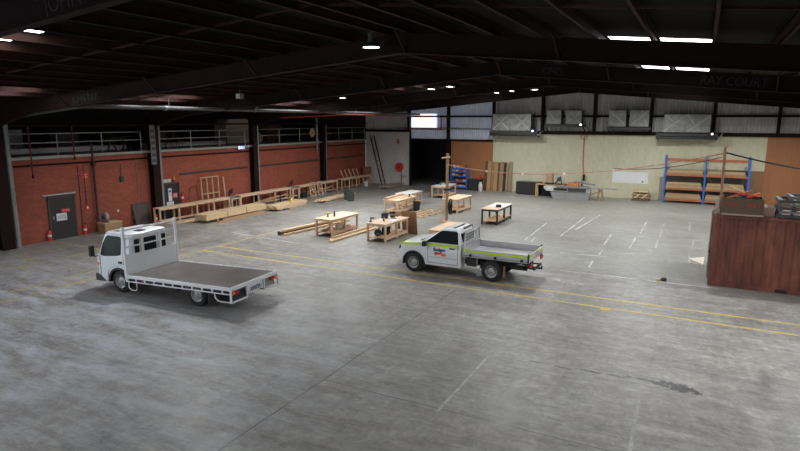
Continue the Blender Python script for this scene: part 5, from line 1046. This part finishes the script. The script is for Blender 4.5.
unit('left of the two square wrapped units right of the biggest one', -10.9, -9.78, 5.5, 6.58, .6, (((-.9,.9),(.2,.3)),)); unit('right of the two square wrapped units, lamp at its corner', -9.45, -8.25, 5.5, 6.56, .6, (((-.9,.1),(.9,.85)),((-.3,.8),(.9,.1))))
unit('left of the second pair of square wrapped units', -6.3, -5.1, 5.35, 6.56, .6, (((-.9,.9),(.8,.2)),)); unit('right of the second pair, with a pale diagonal fold', -4.88, -3.55, 5.35, 6.55, .6, (((-.8,.1),(.9,.95)),((.5,.5),(.9,.05))))
unit('wide wrapped unit with zigzag folds above the blue rack', -2.55, .4, 4.98, 6.24, .75, (((-.98,.05),(-.05,.95)),((.0,.95),(.55,.1)),((.05,.05),(.98,.95)),((-.95,.95),(-.6,.6))))
for i, (x0, x1, z, dep) in enumerate(((-15.4,-11.5,4.76,.95),(-11.0,-8.0,5.28,.8),(-6.4,-3.4,5.12,.8),(-3.0,.9,4.72,.9))):
    t = thing('wall_platform', ('dark ledge under the largest wrapped unit','dark ledge under the first pair of square units','dark ledge under the second pair of square units','dark ledge with pipes under the zigzag wrapped unit')[i], 'ledge', ((x0+x1)/2, YB-.02, z), 0, 'dark ledges under the wrapped units'); hx = (x1-x0)/2
    MB().span((-hx,-dep-.1,0),(hx,0,.2)).build('platform', DGREY, t, .01)
    for s in (-hx+.1,hx-.1): MB().bar((s,-.02,-.28),(s,-dep+.1,-.02),.06,.06).build('bracket', STEELK, t)
    if i in (0, 3):
        MB().cyl((-hx,-dep-.0,-.1),(hx,-dep-.0,-.1),.1,n=12).build('pipe', simple('black_duct', (.03,.03,.032), .5) if i == 0 else MATS['black_duct'], t); MB().tube([(hx,-dep,-.1),(hx+.15,-dep,-.1),(hx+.2,-dep+.1,.1),(hx+.3,-.1,.25)], .06, 8).build('pipe_elbow', GALV, t)
for i, (x, z) in enumerate(((-11.85,4.98),(-8.23,5.48),(.54,4.9))):
    t = thing('flood_lamp', ('small lit lamp at the corner of the largest wrapped unit','small lit lamp at the corner of the first square pair','small pinkish lit lamp at the corner of the zigzag unit')[i], 'lamp', (x, YB-1.15, z), 0, 'small lit lamps beside the wrapped units')
    MB().span((-.1,-.02,-.1),(.1,.1,.1)).build('housing', BLK, t, .01); MB().cyl((0,-.035,.0),(0,-.02,0),.07,n=12).build('lens', emis('lamp_pink', (1,.7,.85), 3) if i == 2 else emis('lamp_white_%d' % i, (.85,.92,1), 4), t); MB().bar((0,.1,0),(0,.28,-.02),.03,.03).build('bracket', STEELK, t)
# pallet rack
t = thing('pallet_rack', 'blue and orange pallet rack against the cream wall', 'rack', (-2.2,45.85,0)); RK_ = [0,2.56,5.2]
for x in RK_:
    for y in (-.42,.42): MB().span((x-.05,y-.04,0),(x+.05,y+.04,3.36)).build('upright', BLUE, t)
    for z in (.5,1.4,2.3): MB().bar((x,-.4,z),(x,.4,z+.6),.03,.03).build('brace', BLUE, t)
for z in (.22,1.02,2.0,3.06):
    for k in (0, 1):
        for y in (-.42,.42): MB().span((RK_[k]+.06,y-.03,z-.06),(RK_[k+1]-.06,y+.03,z+.06)).build('beam', ORB, t)
BO = wood('rack_boards', (.42,.29,.15), 'x', .85)
for k in (0, 1):
    nm = ('left','right')[k]
    for j, (z, n) in enumerate(((.28,3),(1.08,3),(2.06,2))):
        for i in range(n):
            h = .13; t = thing('board_bundle', '%s board bundle on the %s level of the %s rack bay' % (('bottom','middle','top')[i] if n == 3 else ('lower','upper')[i], ('lowest','middle','upper')[j], nm), 'boards', (-2.2+RK_[k]+1.28, 45.82, z+i*h), 0, 'board bundles on the pallet rack'); MB().span((-1.18+.03*i,-.45,.005),(1.16-.04*i,.4,h)).build('boards', BO if (i+j) % 2 else TIMB, t, .008)
    t = thing('mesh_backing', 'grey mesh backing behind the %s rack bay' % nm, 'mesh', (-2.2+RK_[k]+1.28,YB-.077,0)); MB().span((-1.2,0,.3),(1.2,.02,2.0)).build('sheet', simple('grey_mesh_sheet_%d' % k, (.13,.125,.11), .6), t)
t = thing('leaning_board', 'narrow brown strip leaning at the left rack post', 'panel', (-2.45,46.1,0)); MB().prism([(0,0),(.03,0),(.25,1.75),(.22,1.75)], 'x', -.1, .1).build('panel', TNB, t)
# ---------------------------------------------------------------- container
def rustmat():
    m, nt, N, L, b = nmat('rusty_red_container'); v = coords(nt, 'Object', (1,1,.5)); f = noise(nt, v, .9, 8, .7, 1.0); g = noise(nt, coords(nt, 'Object', (1,1,.3)), 4.5, 6, .7)
    c = ramp(nt, f, [(.3, (.05,.02,.015)), (.5, (.175,.054,.036)), (.72, (.25,.085,.057))]); c = mixc(nt, .65, c, ramp(nt, g, [(.3, .5), (.6, 1.15)]), 'MULTIPLY')
    L.new(c, b.inputs['Base Color']); b.inputs['Roughness'].default_value = .65; return m
RUST = rustmat(); CT = 2.59; CL = 6.06; CW = 2.44
t = thing('shipping_container', 'rusty red shipping container with junk on its roof', 'container', (.57,22.8,0), R(-.8))
def corrside(y0, sgn):
    mb = MB(); vs = []; n = 168
    for i in range(n+1):
        ph = i % 8; off = 0 if ph < 3 else (.036 if 4 <= ph <= 6 else .018)
        x_ = .12+(CL-.24)*i/n; vs += [(x_, y0+sgn*off, .16), (x_, y0+sgn*off, CT-.12)]
    mb.add(vs, [(2*i,2*i+2,2*i+3,2*i+1) for i in range(n)]); return mb
corrside(.02, 1).build('side_wall', RUST, t); corrside(CW-.02, -1).build('side_wall', RUST, t)
MB().span((.02,.1,.12),(.06,CW-.1,CT-.1)).build('end_door', RUST, t)
for y in (.5,1.0,1.45,1.95): MB().cyl((-.03,y,.15),(-.03,y,CT-.15),.02,n=8).build('lock_rod', GALV, t); MB().span((-.06,y-.06,1.1),(.0,y+.06,1.2)).build('lock_handle', DGREY, t)
MB().span((CL-.06,.1,.12),(CL-.02,CW-.1,CT-.1)).build('end_wall', RUST, t)
for x in (0,CL-.14):
    for y in (0,CW-.12): MB().span((x,y,0),(x+.14,y+.12,CT)).build('corner_post', RUST, t, .01)
for y in (0,CW-.08):
    MB().span((.1,y,.0),(CL-.1,y+.08,.17)).build('bottom_rail', RUST, t); MB().span((.1,y,CT-.13),(CL-.1,y+.08,CT-.01)).build('top_rail', RUST, t)
MB().span((.02,.04,CT-.05),(CL-.02,CW-.04,CT-.012)).build('roof', simple('faded_container_roof', (.33,.2,.17), .6, 0, .3, 1.5), t)
MB().span((.02,.04,.13),(CL-.02,CW-.04,.16)).build('floor', DGREY, t)
for k in range(2): MB().span((2.05+k*1.3,-.006,.02),(2.4+k*1.3,.03,.13)).build('fork_pocket', BLK, t)
# junk on the container roof
CR = wood('old_ply_crate', (.1,.065,.033), 'x', .75)
t = thing('plywood_crate', 'brown plywood crate with red lettering on the container roof', 'crate', (1.42,23.3,CT), R(-1))
for y in (-.55,.55): MB().span((-.62,y-.02,.06),(.62,y+.02,.58)).build('side_panel', CR, t)
for x in (-.6,.6): MB().span((x-.02,-.53,.06),(x+.02,.53,.58)).build('end_panel', CR, t)
MB().span((-.6,-.53,.06),(.6,.53,.09)).build('floor_panel', CR, t); MB().span((-.02,-.585,.06),(.03,-.57,.58)).build('batten', CR, t); MB().span((-.63,-.6,0),(.63,-.5,.06)).build('skid', OLDT, t); MB().span((-.63,.5,0),(.63,.6,.06)).build('skid', OLDT, t)
RL = simple('red_spray_lettering', (.3,.03,.02), .6, 0, .1)
text_mesh('lettering', 'SCRAP', .17, RL, t, (-.31,-.575,.38), (R(90),0,R(0)), .002, .8, .006); text_mesh('lettering', 'ONLY', .19, RL, t, (.31,-.575,.38), (R(90),0,0), .002, .8, .006)
for i, (a, b, m_) in enumerate((((-.5,-.3,.55),(.25,-.1,.82),ORB),((-.2,-.2,.72),(.45,-.35,.66),RED),((-.55,.2,.98),(.3,.0,.6),PACK),((.1,-.3,.6),(.5,.2,.72),simple('bright_orange_plastic', (.7,.14,.03), .5)))):
    o = thing('scrap_length', ('long orange scrap piece lying across the crate','red scrap piece on the crate','pale stick poking up from the crate','bright orange strip at the right side of the crate')[i], 'scrap', (1.42,23.3,CT), 0, 'scrap lengths in the crate'); MB().bar(a, b, .07, .06).build('length', m_, o, .01)
small('black_bag', 'black bag stuffed in the roof crate', 'bag', [('bag', MB().lathe([(0,.08),(.3,.1),(.34,.3),(.28,.56),(.12,.66),(0,.67)], n=16), BLK, 0)], (1.45,23.35,CT+.02))
t = thing('timber_post', 'tall timber post standing on the container roof', 'post', (.73,23.3,CT), R(0)); MB().bar((.03,0,0),(-.0,0,2.3),.09,.1,(0,1,0)).build('post', wood('roof_post_timber', (.38,.22,.13), 'z'), t); MB().bar((-.14,-.02,2.05),(.1,-.02,2.1),.05,.06).build('cross_arm', PINEX, t); MB().span((-.18,-.3,0),(.02,.3,.12)).build('foot', OLDT, t); MB().span((-.12,-.08,.12),(-.03,.08,.5)).build('cleat', simple('whitewash_timber', (.45,.37,.33), .7), t)
GS = simple('grey_steel_frames', (.13,.13,.13), .5, .3, .3, 3)
for k in range(6):
    t = thing('steel_trestle', ('lowest','second','third','fourth','fifth','topmost')[k]+' grey steel frame in the pile on the container', 'frame', (2.45+.05*(k % 2)+(.25 if k == 5 else 0),23.35,CT+.002+.125*k), R(-1+.8*(k % 3)), 'steel frames piled on the container')
    for y in (-.5,.5): MB().span((0,y-.04,.02),(3.2,y+.04,.11)).build('long_rail', GS if k % 2 else DGREY, t)
    for i in range(9): MB().span((.05+i*.38,-.5,.03),(.12+i*.38,.5,.1)).build('cross_bar', GS, t)
    MB().span((-.02,-.52,0),(.06,.52,.115)).build('end_bar', GS, t)
small('sheet_offcut', 'flat pale boards between crate and steel frames', 'boards', [('boards', MB().span((-.17,-.4,0),(.17,.4,.3)), wood('faded_pink_boards', (.36,.24,.19), 'y'), .01)], (2.22,23.5,CT))
# overhead cables between the posts
OC = simple('orange_cable', (.5,.2,.12), .5)
def sag(a, b, dip, n=24): return [tuple(a[i]+(b[i]-a[i])*k/n-(dip*4*k/n*(1-k/n) if i == 2 else 0) for i in range(3)) for k in range(n+1)]
t = thing('hanging_cable', 'orange power cable sagging between the two timber posts', 'cable', (0,0,0)); MB().tube(sag((-12.66,30.33,3.3),(.72,23.22,4.68),.62), .02, 6).build('cable', OC, t)
for q in (5,9,13,17,20): p_ = sag((-12.66,30.33,3.3),(.72,23.22,4.68),.62)[q]; MB().box(p_, (.09,.09,.08)).build('white_tag', WHITE, t)
t = thing('hanging_cable', 'black cable from the roof post out past the rack', 'cable', (0,0,0)); MB().tube(sag((.78,23.25,4.7),(9.5,24.5,4.6),.6), .03, 6).build('cable', BLK, t)
t = thing('hanging_cable', 'second thin dark cable slung just under the orange one', 'cable', (0,0,0)); MB().tube(sag((-3.18,25.3,3.85),(.66,23.2,4.55),.18), .016, 6).build('cable', DGREY, t)
# floor clutter
t = thing('rag', 'small dark and yellow glove lying on the white line', 'glove', (-.85,22.7,0)); MB().lathe([(0,0),(.1,0),(.12,.05),(.07,.11),(0,.12)], n=12).build('palm', BLK, t); MB().bar((-.22,-.05,.02),(-.08,0,.04),.1,.04).build('cuff', YELP, t); MB().bar((-.05,.0,.03),(.0,.02,.1),.1,.06).build('green_patch', simple('green_patch', (.1,.3,.08), .6), t)
t = thing('white_board_offcut', 'pale triangular offcut on the floor beside the container', 'offcut', (0,0,0)); MB().prism([(-.14,26.9),(.45,26.0),(.5,27.5)], 'z', .002, .03).build('offcut', simple('pale_cream_offcut', (.6,.55,.45), .6), t)
